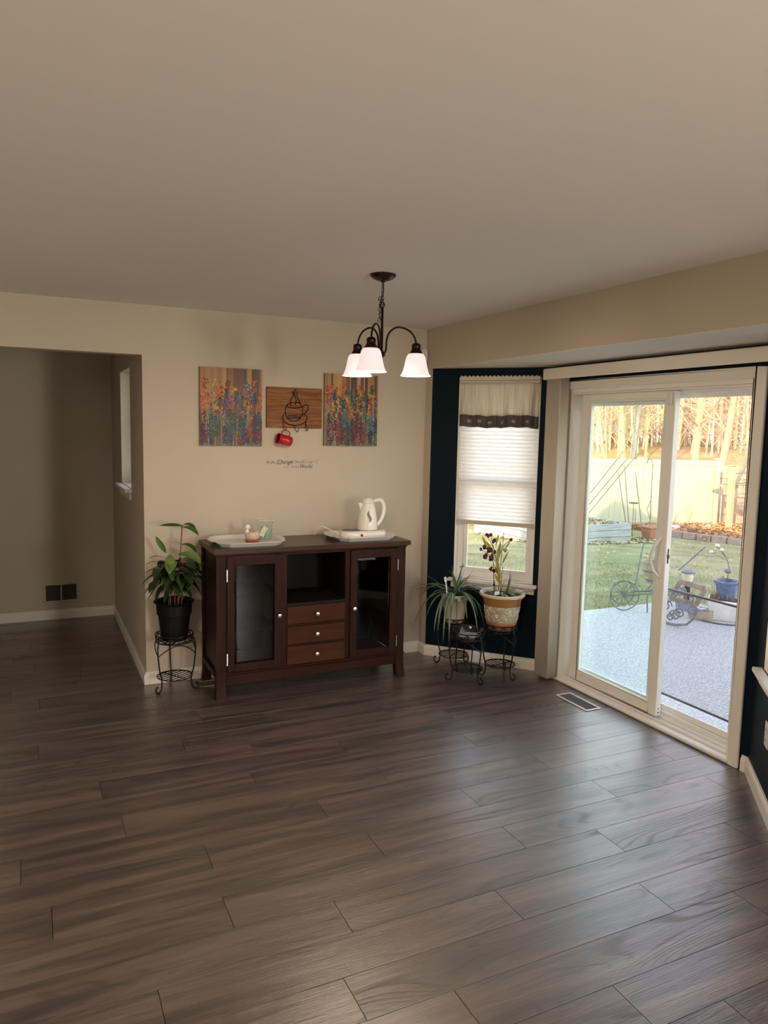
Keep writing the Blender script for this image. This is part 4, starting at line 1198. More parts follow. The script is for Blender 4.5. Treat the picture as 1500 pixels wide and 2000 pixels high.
# glass dish
gl = thing('glass_dish', 'shallow clear glass dish on the front wire stand', 'dish', (SB[0], SB[1], .3035))
build('bowl', MB().lathe([(.0001,0),(.075,0),(.082,.004),(.098,.048),(.106,.056),(.104,.058),(.095,.050),(.079,.008),(.0001,.005)], n=40), 'clear_glass', gl, local=True, smooth=True)
build('dish_rim', MB().tube([(.105*math.cos(2*math.pi*q/40), .105*math.sin(2*math.pi*q/40), .057) for q in range(40)], .0022, 6, closed=True), 'clear_glass', gl, local=True, smooth=True)
build('dish_saucer', MB().lathe([(.0001,.009),(.070,.009),(.076,.014),(.0001,.016)], n=32, c=(0,0,0)), 'dish_blue', gl, local=True, smooth=True)

# ------------------------------------------------------------------ window shade and curtain on window_1 (world = wall frame)
def frame(name, label, cat, origin, rot):
    return thing(name, label, cat, (origin[0], origin[1], 0), math.radians(rot))
ra_ = rot_of(A, B)
shd = frame('cellular_shade', 'white cellular window shade pulled halfway down in the bay window', 'shade', A, ra_)
x0, x1 = W1[0]+.008, W1[1]-.008
zt, zb_ = 2.04, 1.052
vs, fs = [], []
npl = 36; k = 0
for q in range(npl*2+1):
    z = zt-(zt-zb_)*q/(npl*2)
    y = .040+(-.008 if q % 2 else .008)
    vs += [(x0, y, z), (x1, y, z)]
for q in range(npl*2):
    a = q*2
    fs.append((a, a+1, a+3, a+2))
build('pleated_fabric', MB().add(vs, fs), 'shade_fabric', shd, local=True)
build('bottom_rail', MB().box((x0, .026, 1.022), (x1, .054, 1.051)), 'rail_beige', shd, bevel=.003, local=True)
build('headrail', MB().box((x0, .022, 2.041), (x1, .058, 2.078)), 'vinyl', shd, bevel=.002, local=True)

cu = frame('curtain_valance', 'short cream curtain valance with a dark embroidered band over the bay window', 'curtain', A, ra_)
cx0, cx1 = .218, .790
rc = random.Random(21)
ph_ = [rc.uniform(0, 6.28) for _ in range(6)]
def fold(u, z, amp):
    return amp*(.45*math.sin(u*38+ph_[0])+.30*math.sin(u*61+ph_[1]+z*2)+.22*math.sin(u*97+ph_[2])+.25*math.sin(u*23+ph_[3]))
def cloth(zt, zb, nx, nz, yfun, zfun=None):
    vs, fs = [], []
    for j in range(nz+1):
        for i in range(nx+1):
            u = i/nx; z = zt+(zb-zt)*j/nz
            if zfun: z = zfun(u, j/nz, z)
            vs.append((cx0+(cx1-cx0)*u, yfun(u, j/nz), z))
    for j in range(nz):
        for i in range(nx):
            a = j*(nx+1)+i
            fs.append((a, a+1, a+nx+2, a+nx+1))
    return MB().add(vs, fs)
hem = lambda u: .004*math.sin(u*9+1)+.003*math.sin(u*31)
build('ruffled_header', cloth(2.092, 2.062, 150, 4, lambda u, t: -.020+fold(u*1.9, 0, .006)*(1.2-t*.6), lambda u, t, z: z+.004*math.sin(u*120)*(1-t)), 'curtain_fabric', cu, local=True, smooth=True, solid=.001)
build('rod_pocket', cloth(2.0618, 2.043, 150, 5, lambda u, t: -.022-.010*math.sin(math.pi*t)+fold(u*1.9, 0, .003)), 'curtain_fabric', cu, local=True, smooth=True, solid=.001)
build('cloth_panel', cloth(2.0428, 1.815, 170, 10, lambda u, t: -.024+fold(u, t, .014+.036*t), lambda u, t, z: z+hem(u)*t), 'curtain_fabric', cu, local=True, smooth=True, solid=.001)
bnd = build('embroidered_band', cloth(1.8148, 1.730, 170, 5, lambda u, t: -.026+fold(u, 1+t*.3, .036), lambda u, t, z: z+hem(u)), 'curtain_band', cu, local=True, smooth=True, solid=.001)
eb = MB()
for u0 in (.11, .25, .38, .53, .67, .84):
    for s_ in range(4):
        for sg in (-1, 1):
            u = u0+.011*s_; z = 1.770+hem(u0)
            pts = []
            for q in range(4):
                uu = u+.006*q; zz = z+sg*.0035*q
                pts.append((cx0+(cx1-cx0)*uu, -.026+fold(uu, 1.2, .036)-.0026, zz))
            eb.tube(pts, .0014, 4)
build('embroidery', eb, 'embroidery', bnd, local=True)
build('curtain_rod', MB().tube([(cx0-.004, -.022, 2.052), (cx1+.004, -.022, 2.052)], .004, 8), 'vinyl', cu, local=True)

# ------------------------------------------------------------------ wall pieces
def canvas(name, label, x0, x1, z0, z1, seed, yb=YB):
    t = thing(name, label, 'painting', ((x0+x1)/2, yb, (z0+z1)/2), 0, 'pair of flower canvases')
    rg = np.random.RandomState(seed)
    NX, NZ = 132, 168
    img = np.zeros((NZ, NX, 3))
    pal_top = np.array([(.60,.33,.13),(.48,.22,.09),(.64,.38,.18),(.24,.13,.08),(.72,.42,.12),(.16,.10,.07)])
    x = 0
    while x < NX:                                   # streaky tan boards at the top
        w = rg.randint(3, 12); c = pal_top[rg.randint(len(pal_top))]
        img[:, x:x+w] = c*(.8+.4*rg.rand()); x += w
    img *= (.9+.2*rg.rand(1, NX, 1))
    gre = np.array([.07,.15,.07])
    for j in range(NZ):                              # green ground below
        t_ = j/NZ
        k = np.clip((t_-.45)/.5, 0, .8)
        img[j] = img[j]*(1-k)+gre*k
    def stroke(x, y0, y1, c, w=1, lean=0.0):
        for y in range(int(y0), int(y1)):
            if 0 <= y < NZ:
                xx = int(x+(y-y0)*lean)
                img[y, max(0, xx):max(0, min(NX, xx+w))] = np.array(c)*(.8+.4*rg.rand())
    for _ in range(150):
        x = rg.randint(NX); stroke(x, rg.randint(70, 120), NZ, [(.05,.13,.08),(.25,.32,.14),(.10,.20,.22),(.20,.05,.08),(.55,.50,.30)][rg.randint(5)], 1, rg.uniform(-.05,.05))
    cols = dict(yel=(.72,.42,.04), ora=(.70,.17,.03), red=(.42,.03,.03), pin=(.70,.22,.14), blu=(.015,.045,.13), teal=(.02,.12,.16), pur=(.16,.012,.05), lav=(.16,.18,.30), grn=(.07,.14,.02), sky=(.14,.26,.36))
    def blobs(x, y0, y1, c, n, spread):
        c = np.array(c)
        for _ in range(n):
            y = rg.uniform(y0, y1); xx = x+rg.normal()*spread
            r = rg.uniform(.5, 1.35)
            ya, yb_ = int(max(0, y-r)), int(min(NZ, y+r+1)); xa, xb = int(max(0, xx-r*.8)), int(min(NX, xx+r*.8+1))
            img[ya:yb_, xa:xb] = c*(.35+1.3*rg.rand()**1.2)
    for _ in range(44):
        k = ['yel','ora','red','pin','yel','ora','grn','lav'][rg.randint(8)]
        y = rg.uniform(22, 75); blobs(rg.uniform(3, NX-3), y, y+rg.uniform(18, 50), cols[k], 40, 2.4)
    for _ in range(12):
        k = ['blu','teal','lav','blu'][rg.randint(4)]
        y = rg.uniform(35, 70); blobs(rg.uniform(3, NX-3), y, y+rg.uniform(20, 40), cols[k], 34, 1.6)
    for _ in range(52):
        k = ['blu','teal','pur','red','sky','grn','blu','pur'][rg.randint(8)]
        y = rg.uniform(85, 135); blobs(rg.uniform(3, NX-3), y, min(NZ-4, y+rg.uniform(28, 60)), cols[k], 48, 2.0)
    for _ in range(5):                               # slanting pink and green sprays
        x = rg.uniform(5, NX-30); y = rg.uniform(50, 100); s_ = rg.choice([-1, 1])*rg.uniform(.5, 1.0)
        for q in range(26): blobs(x+q*.7, y+q*s_, y+q*s_+2, cols[['pin','grn'][rg.randint(2)]], 1, .4)
    img = np.clip(img*.60, 0, 1)
    me = bpy.data.meshes.new('paint_surface')
    w, h = x1-x0, z1-z0
    vs = []
    rl_ = rg.rand(NZ+1, NX+1)*.0010
    for j in range(NZ+1):
        for i in range(NX+1): vs.append((-w/2+w*i/NX, -.0203-rl_[j, i], h/2-h*j/NZ))
    fs = [(j*(NX+1)+i, (j+1)*(NX+1)+i, (j+1)*(NX+1)+i+1, j*(NX+1)+i+1) for j in range(NZ) for i in range(NX)]
    me.from_pydata(vs, [], fs)
    at = me.attributes.new('paint', 'FLOAT_COLOR', 'FACE')
    at.data.foreach_set('color', np.concatenate([img.reshape(-1, 3), np.ones((NX*NZ, 1))], 1).ravel())
    me.materials.append(MATS['paint'])
    o = bpy.data.objects.new('paint_surface', me); C.objects.link(o); o.parent = t
    build('canvas', MB().box((-w/2, -.0200, -h/2), (w/2, -.0008, h/2)), 'canvas_edge', t, local=True, bevel=.001)
m, nt, p = new_mat('paint')
at = nt.nodes.new('ShaderNodeAttribute'); at.attribute_name = 'paint'
nt.links.new(at.outputs[0], p.inputs['Base Color']); p.inputs['Roughness'].default_value = .45
simple('canvas_edge', (.20, .13, .08), .8, var=.5, vscale=14)
canvas('painting', 'wildflower canvas left of the coffee cup plaque', .998, 1.412, 1.569, 2.078, 3)
canvas('painting', 'wildflower canvas right of the coffee cup plaque, behind the lamp shades', 1.860, 2.268, 1.577, 2.080, 9)

pq = thing('coffee_plaque', 'oak board with a black wire coffee cup and mug hooks between the canvases', 'plaque', (1.643, YB, 1.83))
build('board', MB().box((1.444, 4.893, 1.695), (1.842, 4.911, 1.970)), 'plaque_wood', pq, bevel=.002)
def cc(x, y, d=0): return Vector((1.444+(x-55)/1352*.398, 4.8895-d, 1.970-(y-60-(x-55)*.045)/1002*.275))
def spl(pts, n=5):
    V = pts; sm = []
    for i in range(len(V)-1):
        p0, p1, p2, p3 = V[max(0,i-1)], V[i], V[i+1], V[min(len(V)-1,i+2)]
        for q in range(n):
            u = q/n; sm.append(0.5*((2*p1)+(-p0+p2)*u+(2*p0-5*p1+4*p2-p3)*u*u+(-p0+3*p1-3*p2+p3)*u**3))
    return sm+[V[-1]]
cup = MB()
def wire(lst, r=.0032, d=0): cup.tube(spl([cc(x, y, d) for x, y in lst]), r, 6)
wire([(525,550),(500,620),(505,720),(550,830),(620,895),(720,920),(820,890),(880,820),(915,720),(925,620),(900,545)])
wire([(525,545),(600,580),(720,595),(840,588),(905,560)])
wire([(525,545),(560,495),(640,465),(730,455),(840,470),(900,530),(905,560)])
wire([(930,570),(960,525),(1010,518),(1055,550),(1055,630),(1010,690),(960,740),(920,770)])
build('cup_outline', cup, 'black_iron', pq, smooth=True)
cup = MB()
wire([(470,745),(435,800),(440,870),(500,950),(600,1000),(740,1025),(880,1000),(980,950),(1025,870),(1020,800),(980,755),(930,745)])
build('saucer_outline', cup, 'black_iron', pq, smooth=True)
for lst in ([(675,175),(690,240),(680,310),(640,370),(620,440),(635,540)], [(760,125),(725,180),(720,270),(750,350),(755,430),(730,515)], [(790,180),(775,260),(800,350),(840,420),(850,500)]):
    cup = MB(); wire(lst); build('steam_line', cup, 'black_iron', pq, smooth=True)
for lst in ([(440,930,0),(450,1010,.004),(465,1130,.010),(485,1110,.026),(492,1030,.030)], [(715,1030,0),(735,1110,.006),(770,1185,.014),(795,1140,.026),(785,1070,.028)], [(1010,930,0),(1000,1040,.004),(1003,1160,.012),(1025,1130,.026),(1025,1070,.028)]):
    cup = MB(); cup.tube(spl([cc(x, y, d) for x, y, d in lst]), .0026, 6); build('hook', cup, 'black_iron', pq, smooth=True)
cup = MB(); cup.tube([cc(560,775), cc(900,755)], .0016, 5); cup.tube([cc(580,845), cc(860,830)], .0016, 5)
build('letter_rail', cup, 'black_iron', pq)

def text_mesh(body, size, shear=0.0, extrude=0.0006, font_off=0.0):
    cu_ = bpy.data.curves.new('t', 'FONT'); cu_.body = body; cu_.size = size; cu_.shear = shear; cu_.extrude = extrude; cu_.offset = font_off
    o = bpy.data.objects.new('t', cu_); C.objects.link(o)
    dg = bpy.context.evaluated_depsgraph_get(); dg.update()
    me = bpy.data.meshes.new_from_object(o.evaluated_get(dg))
    mb = MB(); mb.add([tuple(v.co) for v in me.vertices], [tuple(p_.vertices) for p_ in me.polygons])
    bpy.data.objects.remove(o); bpy.data.meshes.remove(me); bpy.data.curves.remove(cu_)
    return mb
def put_text(mb, body, x, z, y, size, shear=0, sx=1, ext=.0006, off=0, width=None, rot=0):
    t = text_mesh(body, size, shear, ext, off)
    xs = [v[0] for v in t.v]
    k = (width/(max(xs)-min(xs))) if width else sx
    x_0 = min(xs); c, s_ = math.cos(rot), math.sin(rot)
    out = []
    for v in t.v:
        a, b = (v[0]-x_0)*k, v[1]
        out.append((x+a*c-b*s_, y-v[2], z+a*s_+b*c))
    mb.add(out, t.f)
lt = MB(); p_ = cc(575, 838)
put_text(lt, 'coffee', p_.x, p_.z, 4.8880, .030, 0, width=.078, ext=.0015, off=.0004)
build('lettering', lt, 'black_iron', pq)

mg = thing('red_mug', 'glossy red mug hanging by its handle from the left hook', 'mug', tuple(cc(440,1380)-Vector((0,.034,0))))
ax = Vector((.098, .012, -.024)).normalized()
q_ = ax.to_track_quat('Z', 'Y').to_matrix().to_4x4()
R_ = .0375; Lm = .098
pr = [(.0001,Lm/2),(R_*.88,Lm/2),(R_,Lm/2-.006),(R_,-Lm/2),(R_-.003,-Lm/2),(R_-.003,Lm/2-.006),(.0001,Lm/2-.006)]
build('mug_body', MB().lathe(pr, n=32, mat=q_), 'red_ceramic', mg, local=True, smooth=True)
upv = (Vector((0,0,1))-ax*ax.z).normalized()
hpts = [ax*(-.026)+upv*(R_-.002), ax*(-.030)+upv*(R_+.012), ax*(-.016)+upv*(R_+.027), ax*(.004)+upv*(R_+.032), ax*(.024)+upv*(R_+.024), ax*(.032)+upv*(R_+.009), ax*(.026)+upv*(R_-.002)]
build('mug_handle', MB().tube(spl(hpts), .0042, 8), 'red_ceramic', mg, local=True, smooth=True)

# wall lettering
wd = MB(); yw = YB-.0006
def px(x, y): return (1.448+(x-150)/1190*.372, 1.494-(y-210)/320*.078)      # crop pixels of the lettering
def T(body, x, y, size, **k):
    X, Z = px(x, y); put_text(wd, body, X, Z, yw, size, shear=.35, ext=.0002, **k)
T('Be the', 150, 380, .024, width=.062)
T('Change', 400, 392, .038, width=.112, off=.0004)
T('you wish to see', 812, 365, .019, width=.125)
T('in', 1300, 385, .018, width=.012)
T('in this', 735, 505, .019, width=.052)
T('World', 930, 520, .036, width=.092, off=.0003)
def sw(lst, r=.0007):
    pts = spl([Vector((px(x, y)[0], yw-.0002, px(x, y)[1])) for x, y in lst], 6)
    wd.tube(pts, r, 4, flat=1)
sw([(560,455),(560,490),(620,495),(670,440),(690,360),(760,310),(830,310),(900,370),(960,410),(1020,400)], .0009)
sw([(200,400),(250,395),(300,340),(340,380),(420,410),(500,405)], .0008)
sw([(960,340),(1010,290),(1110,270)]); sw([(1080,410),(1150,400),(1230,350),(1300,300),(1380,285)]); sw([(590,215),(620,212),(645,222)], .001)
o = build('wall_lettering', wd, 'decal_ink'); tag(o, 'thin dark script lettering about change on the wall below the mug', 'lettering')

# motion sensor
sn_ = thing('motion_sensor', 'small white motion sensor high in the corner behind the lamp', 'sensor', (2.643, YB-.02, 2.25))
build('housing', MB().box((-.032,-.018,-.043),(.020,.0195,.043)), 'sensor_white', sn_, local=True, bevel=.006, seg=2, smooth=True)
build('lens', MB().box((-.022,-.0205,-.030),(.010,-.0182,.005)), 'sensor_white', sn_, local=True, bevel=.001)

# ------------------------------------------------------------------ chandelier
ch = thing('chandelier', 'bronze three-arm chandelier with frosted bell glass shades hanging from the ceiling', 'ceiling lamp', (1.555, 3.320, 2.44))
def lz(z): return z-2.44
build('canopy', MB().lathe([(.0001,lz(2.4395)),(.062,lz(2.4395)),(.0635,lz(2.436)),(.062,lz(2.431)),(.050,lz(2.421)),(.030,lz(2.412)),(.012,lz(2.408)),(.008,lz(2.402)),(.0001,lz(2.401))], n=36), 'bronze', ch, local=True, smooth=True)
def link(m, c, r1, r2, ang, tilt=0, w=.0016):
    pts = []
    for q in range(14):
        a = 2*math.pi*q/14
        p_ = Vector((r2*math.cos(a), 0, r1*math.sin(a)))
        p_ = Matrix.Rotation(tilt, 3, 'Y') @ p_
        p_ = Matrix.Rotation(ang, 3, 'Z') @ p_
        pts.append(p_+Vector(c))
    m.tube(pts, w, 6, closed=True)
z = 2.388; k = 0
while z > 2.300:
    m_ = MB(); link(m_, (0, 0, lz(z)), .013, .007, 0.4+k*math.pi/2, .1*(-1)**k)
    build('chain_link', m_, 'bronze', ch, local=True, smooth=True); z -= .0195; k += 1
rc2 = random.Random(2)
for q in range(9):                            # spare chain gathered beside the stem
    m_ = MB(); link(m_, (-.016+.004*math.sin(q*1.3), -.006+.004*math.cos(q), lz(2.325-.0125*q)), .011, .006, q*1.5, rc2.uniform(-.5, .5))
    build('chain_link', m_, 'bronze', ch, local=True, smooth=True)
m_ = MB(); m_.tube([(.0,0,lz(2.40)),(.006,.003,lz(2.36)),(-.004,0,lz(2.33)),(.006,-.004,lz(2.305)),(0,0,lz(2.28))], .0016, 6)
build('wire', m_, 'black_iron', ch, local=True, smooth=True)
build('loop', MB().tube([(.011*math.cos(a), 0, lz(2.298)+.011*math.sin(a)) for a in [2*math.pi*q/18 for q in range(18)]], .0026, 6, closed=True), 'bronze', ch, local=True, smooth=True)
build('stem', MB().lathe([(.0001,lz(2.290)),(.005,lz(2.288)),(.0065,lz(2.282)),(.0065,lz(2.08)),(.010,lz(2.075)),(.016,lz(2.066)),(.020,lz(2.060)),(.016,lz(2.052)),(.008,lz(2.047)),(.0055,lz(2.030)),(.010,lz(2.020)),(.004,lz(2.010)),(.0001,lz(2.007))], n=18), 'bronze', ch, local=True, smooth=True)
cx, cy = 1.555, 3.320
fwd2 = Vector((cx, cy)).normalized(); lat2 = Vector((fwd2.y, -fwd2.x))
th0 = math.radians(-13.7); RA = .175
for k in range(3):
    a = th0+k*2*math.pi/3
    d2 = lat2*math.cos(a)-fwd2*math.sin(a)         # sin>0 = towards the camera
    def P(r, z): return Vector((d2.x*r, d2.y*r, lz(z)))
    arm = spl([P(.012, 2.062), P(.022, 2.085), P(.024, 2.125), P(.036, 2.165), P(.068, 2.192), P(.105, 2.194), P(.142, 2.178), P(.166, 2.150), P(RA, 2.118)], 5)
    build('arm', MB().tube(arm, .0048, 8), 'bronze', ch, local=True, smooth=True)
    mt = Matrix.Translation(P(RA, 0)+Vector((0,0,2.44)))
    cp_ = build('socket_cup', MB().lathe([(.0001,lz(2.124)),(.010,lz(2.124)),(.018,lz(2.120)),(.023,lz(2.112)),(.0225,lz(2.106)),(.021,lz(2.100)),(.023,lz(2.090)),(.031,lz(2.078)),(.034,lz(2.071)),(.031,lz(2.071)),(.019,lz(2.090)),(.0001,lz(2.095))], n=24, mat=Matrix.Translation(P(RA, 2.44))), 'bronze', ch, local=True, smooth=True)
    shp = [(.028,2.0745),(.038,2.070),(.046,2.058),(.052,2.035),(.057,2.008),(.065,1.982),(.073,1.966),(.075,1.964),(.073,1.967),(.0625,1.984),(.0545,2.009),(.0495,2.035),(.0435,2.057),(.036,2.0675),(.028,2.0715)]
    sh_ = build('glass_shade', MB().lathe([(r, lz(z)) for r, z in shp], n=40, mat=Matrix.Translation(P(RA, 2.44))), 'lamp_glass', ch, local=True, smooth=True)
    pb = [(.0001,2.092),(.010,2.090),(.011,2.070),(.014,2.060),(.0245,2.035),(.027,2.018),(.022,2.000),(.011,1.993),(.0001,1.992)]
    build('light_bulb', MB().lathe([(r, lz(z)) for r, z in pb], n=20, mat=Matrix.Translation(P(RA, 2.44))), 'bulb', ch, local=True, smooth=True)
    ld = bpy.data.lights.new('bulb_light', 'POINT'); ld.energy = 5.0; ld.color = (1.0, .80, .58); ld.shadow_soft_size = .03
    lo = bpy.data.objects.new('bulb_light', ld); C.objects.link(lo); lo.parent = ch; lo.location = P(RA, 1.958)
    ld2 = bpy.data.lights.new('bulb_glow', 'POINT'); ld2.energy = 6.5; ld2.color = (1.0, .80, .58); ld2.shadow_soft_size = .03
    lo = bpy.data.objects.new('bulb_glow', ld2); C.objects.link(lo); lo.parent = ch; lo.location = P(RA, 2.035)

# ------------------------------------------------------------------ floor registers, wall grille, outlet
def register(name, label, x0, x1, y0, y1, nsl, mat, along='y'):
    t = thing(name, label, 'vent', ((x0+x1)/2, (y0+y1)/2, 0))
    fr_ = .014
    m_ = MB(); m_.box((x0,y0,.0003),(x1,y0+fr_,.006)).box((x0,y1-fr_,.0003),(x1,y1,.006)).box((x0,y0+fr_,.0003),(x0+fr_,y1-fr_,.006)).box((x1-fr_,y0+fr_,.0003),(x1,y1-fr_,.006))
    build('frame', m_, mat, t, bevel=.002)
    build('backing', MB().box((x0+fr_,y0+fr_,.0003),(x1-fr_,y1-fr_,.0009)), 'black_void', t)
    for q in range(nsl):
        if along == 'y':
            y = y0+fr_+(y1-y0-2*fr_)*(q+.5)/nsl
            b = MB().obox(((x0+x1)/2, y, .003), ((x1-x0)/2-fr_-.0005,0,0), (0,.0018,.0008), (0,-.0006,.0014))
        else:
            x = x0+fr_+(x1-x0-2*fr_)*(q+.5)/nsl
            b = MB().obox((x, (y0+y1)/2, .003), (0,(y1-y0)/2-fr_-.0005,0), (.0018,0,.0008), (-.0006,0,.0014))
        build('slat', b, 'vent_metal' if mat != 'vent_silver' else 'hall_grille', t)
    return t
register('floor_vent', 'white framed floor vent in front of the patio door', 3.042, 3.160, 3.410, 3.712, 26, 'vent_silver')
register('floor_vent', 'brown floor vent between the plant stand and the sideboard', .925, 1.068+.16, 4.712, 4.826, 24, 'vent_metal', 'x')

gv = thing('return_grille', 'dark return air grille low on the hall wall', 'vent', (.20, HYB, .23))
m_ = MB(); x0, x1, z0, z1 = .062, .342, .145, .318
for a in ((x0,z0,x1,z0+.018),(x0,z1-.018,x1,z1),(x0,z0+.018,x0+.018,z1-.018),(x1-.018,z0+.018,x1,z1-.018),((x0+x1)/2-.006,z0+.018,(x0+x1)/2+.006,z1-.018)):
    m_.box((a[0],HYB-.008,a[1]),(a[2],HYB-.0008,a[3]))
build('frame', m_, 'wall_paint', gv, bevel=.002)
build('backing', MB().box((x0+.018,HYB-.002,z0+.018),(x1-.018,HYB-.0008,z1-.018)), 'black_void', gv)
for q in range(30):
    x = x0+.022+(x1-x0-.044)*(q+.5)/30
    if abs(x-(x0+x1)/2) < .009: continue
    build('slat', MB().box((x-.0016,HYB-.006,z0+.018),(x+.0016,HYB-.0021,z1-.018)), 'hall_grille', gv)

ot = thing('wall_outlet', 'beige outlet plate low on the navy wall at the right edge', 'outlet', (Cc.x, Cc.y, 0), math.radians(rot_of(Cc, D)))
build('cover_plate', MB().box((.335,-.006,.290),(.405,-.0006,.405)), 'outlet_plate', ot, local=True, bevel=.002)
for zc in (.323, .372):
    so = build('socket', MB().box((.353,-.0085,zc-.015),(.387,-.0062,zc+.015)), 'outlet_plate', ot, local=True, bevel=.003)
    build('slot', MB().box((.361,-.0092,zc-.004),(.3635,-.0086,zc+.006)).box((.3755,-.0092,zc-.004),(.378,-.0086,zc+.006)), 'black_void', so, local=True)

# ------------------------------------------------------------------ outdoors
def sstep(a, b, d):
    t = min(1, max(0, (d-a)/(b-a))); return t*t*(3-2*t)
def ground(x, y):
    d = math.hypot(x, y)
    z = -.2-.63*sstep(8, 20, d)
    if d > 24: z += 2.05*min(1, (d-24)/16)
    return z
def terrain(name, label, x0, x1, y0, y1, n, m, mat, keep, off=0.0):
    mb = MB(); vs = []; fs = []; idx = {}
    for j in range(m+1):
        for i in range(n+1):
            x = x0+(x1-x0)*i/n; y = y0+(y1-y0)*j/m
            idx[(i, j)] = len(vs); vs.append((x, y, ground(x, y)+off))
    for j in range(m):
        for i in range(n):
            xm = x0+(x1-x0)*(i+.5)/n; ym_ = y0+(y1-y0)*(j+.5)/m
            if keep(xm, ym_): fs.append((idx[(i,j)], idx[(i+1,j)], idx[(i+1,j+1)], idx[(i,j+1)]))
    mb.add(vs, fs)
    return struct(name, mb, mat, label=label, smooth=True)
def fy(x): return 16.5-.3208*(x-12)            # the line of the vinyl fence
terrain('lawn', 'short green lawn between the patio and the fence', -2.0, 30, -6, 30, 64, 72, 'grass', lambda x, y: (x > 3.5 or y > 16.2) and y < fy(x)+.3)
terrain('field', 'dry brown field rising behind the fence', 0, 120, -20, 120, 80, 90, 'field', lambda x, y: y >= fy(x)-.8 or x > 30, off=-.02)
struct('patio', MB().box((3.42, 0.2, -.45), (6.72, 6.02, -.165)), 'concrete', label='pebbled grey concrete patio outside the door')

# grass blades near the patio edge
rg_ = np.random.RandomState(7)
mb = MB(); vs = []; fs = []
for _ in range(15000):
    d = 6.3+6.5*rg_.rand()**1.3; a = math.radians(28+30*rg_.rand())
    x, y = d*math.sin(math.radians(90)-a), d*math.cos(math.radians(90)-a)
    if x < 6.78 and y < 6.08: continue
    g = ground(x, y); h = .02+.03*rg_.rand(); t = rg_.rand()*6.28; w = .004
    dx, dy = math.cos(t)*w, math.sin(t)*w; lx, ly = (rg_.rand()-.5)*.04, (rg_.rand()-.5)*.04
    n = len(vs); vs += [(x-dx, y-dy, g), (x+dx, y+dy, g), (x+lx, y+ly, g+h)]; fs.append((n, n+1, n+2))
mb.add(vs, fs)
o = build('grass_blades', mb, 'grass'); tag(o, 'short grass blades on the shaded lawn', 'grass', kind='stuff')

# vinyl fence: posts, rails and boards
fdir = Vector((1, -.3208, 0)).normalized(); fnor = Vector((fdir.y, -fdir.x, 0))*-1
if fnor.y > 0: fnor = -fnor
P2 = Vector((17.42, 14.76, 0))
vf = thing('vinyl_fence', 'tall pale vinyl privacy fence across the back of the lawn', 'fence', (P2.x, P2.y, -.83))
for q in range(5):
    a = P2-fdir*2.3*q; b = P2-fdir*2.3*(q+1)
    build('post', MB().obox((a.x, a.y, .10), fdir*.065, fnor*.065, (0,0,.96)).obox((a.x, a.y, 1.075), fdir*.075, fnor*.075, (0,0,.015)).obox((a.x, a.y, 1.10), fdir*.05, fnor*.05, (0,0,.012)), 'fence_vinyl', vf, bevel=.008)
    mid = (a+b)/2; hl = 2.3/2-.07
    for zr_, hh in ((.965, .075), (-.72, .07)):
        build('rail', MB().obox((mid.x, mid.y, zr_), fdir*hl, fnor*.028, (0,0,hh)), 'fence_vinyl', vf, bevel=.005)
    nb = 14; bw = 2*hl/nb
    me_ = None
    for i in range(nb):
        c0 = a-fdir*(.07+bw*(i+.5))
        build('board', MB().obox((c0.x, c0.y, .12), fdir*(bw/2-.0015), fnor*.012, (0,0,.77)), 'fence_vinyl', vf, bevel=.002)

# neighbour's board fence and the chain link fence
wf = thing('board_fence', 'weathered brown board fence behind the chain link fence', 'fence', (19.6, 14.4, -.83))
wd_ = Vector((.45, -.89, 0)).normalized(); wnn = Vector((wd_.y, -wd_.x, 0)); W0 = Vector((18.15, 15.9, 0))
rw = random.Random(9)
for i in range(42):
    c0 = W0+wd_*(.155*i)
    build('board', MB().obox((c0.x, c0.y, .02+rw.uniform(-.02,.02)), wd_*.072, wnn*.01, (0,0,.86)), 'fence_wood', wf)
for z_ in (-.5, .55): 
    mid = W0+wd_*(.155*21)
    build('rail', MB().obox((mid.x, mid.y, z_), wd_*3.25, wnn*.0, (0,0,.0)).obox((mid.x+wnn.x*.03, mid.y+wnn.y*.03, z_), wd_*3.25, wnn*.018, (0,0,.045)), 'fence_wood', wf)
cl = thing('chain_link_fence', 'low chain link fence with a dark top rail beside the vinyl fence', 'fence', (17.8, 13.4, -.83))
cd = Vector((.32, -.947, 0)).normalized(); C0 = Vector((17.50, 14.62, 0)); CL_ = 5.2
for q in range(4):
    c0 = C0+cd*(CL_/3*q)
    build('post', MB().tube([(c0.x,c0.y,-.85),(c0.x,c0.y,.44)], .03, 10), 'chainlink_steel', cl, smooth=True)
e = C0+cd*CL_
build('top_rail', MB().tube([(C0.x,C0.y,.41),(e.x,e.y,.41)], .022, 8), 'chainlink_steel', cl, smooth=True)
mm = MB(); cell = .085
nx_ = int(CL_/cell); nz_ = int(1.2/cell)
for i in range(nx_):
    for j in range(nz_):
        x_0 = C0+cd*(i*cell); x_1 = C0+cd*((i+1)*cell); za, zb2 = -.80+j*cell, -.80+(j+1)*cell
        for p, q in (((x_0, za), (x_1, zb2)), ((x_0, zb2), (x_1, za))):
            w_ = .0035
            mm.add([(p[0].x,p[0].y,p[1]-w_),(q[0].x,q[0].y,q[1]-w_),(q[0].x,q[0].y,q[1]+w_),(p[0].x,p[0].y,p[1]+w_),(p[0].x-w_,p[0].y-w_,p[1]),(q[0].x-w_,q[0].y-w_,q[1])], [(0,1,5,4),(4,5,2,3),(0,3,2,1)])
o = build('wire_mesh', mm, 'chainlink_steel', cl); tag(o, kind='stuff')

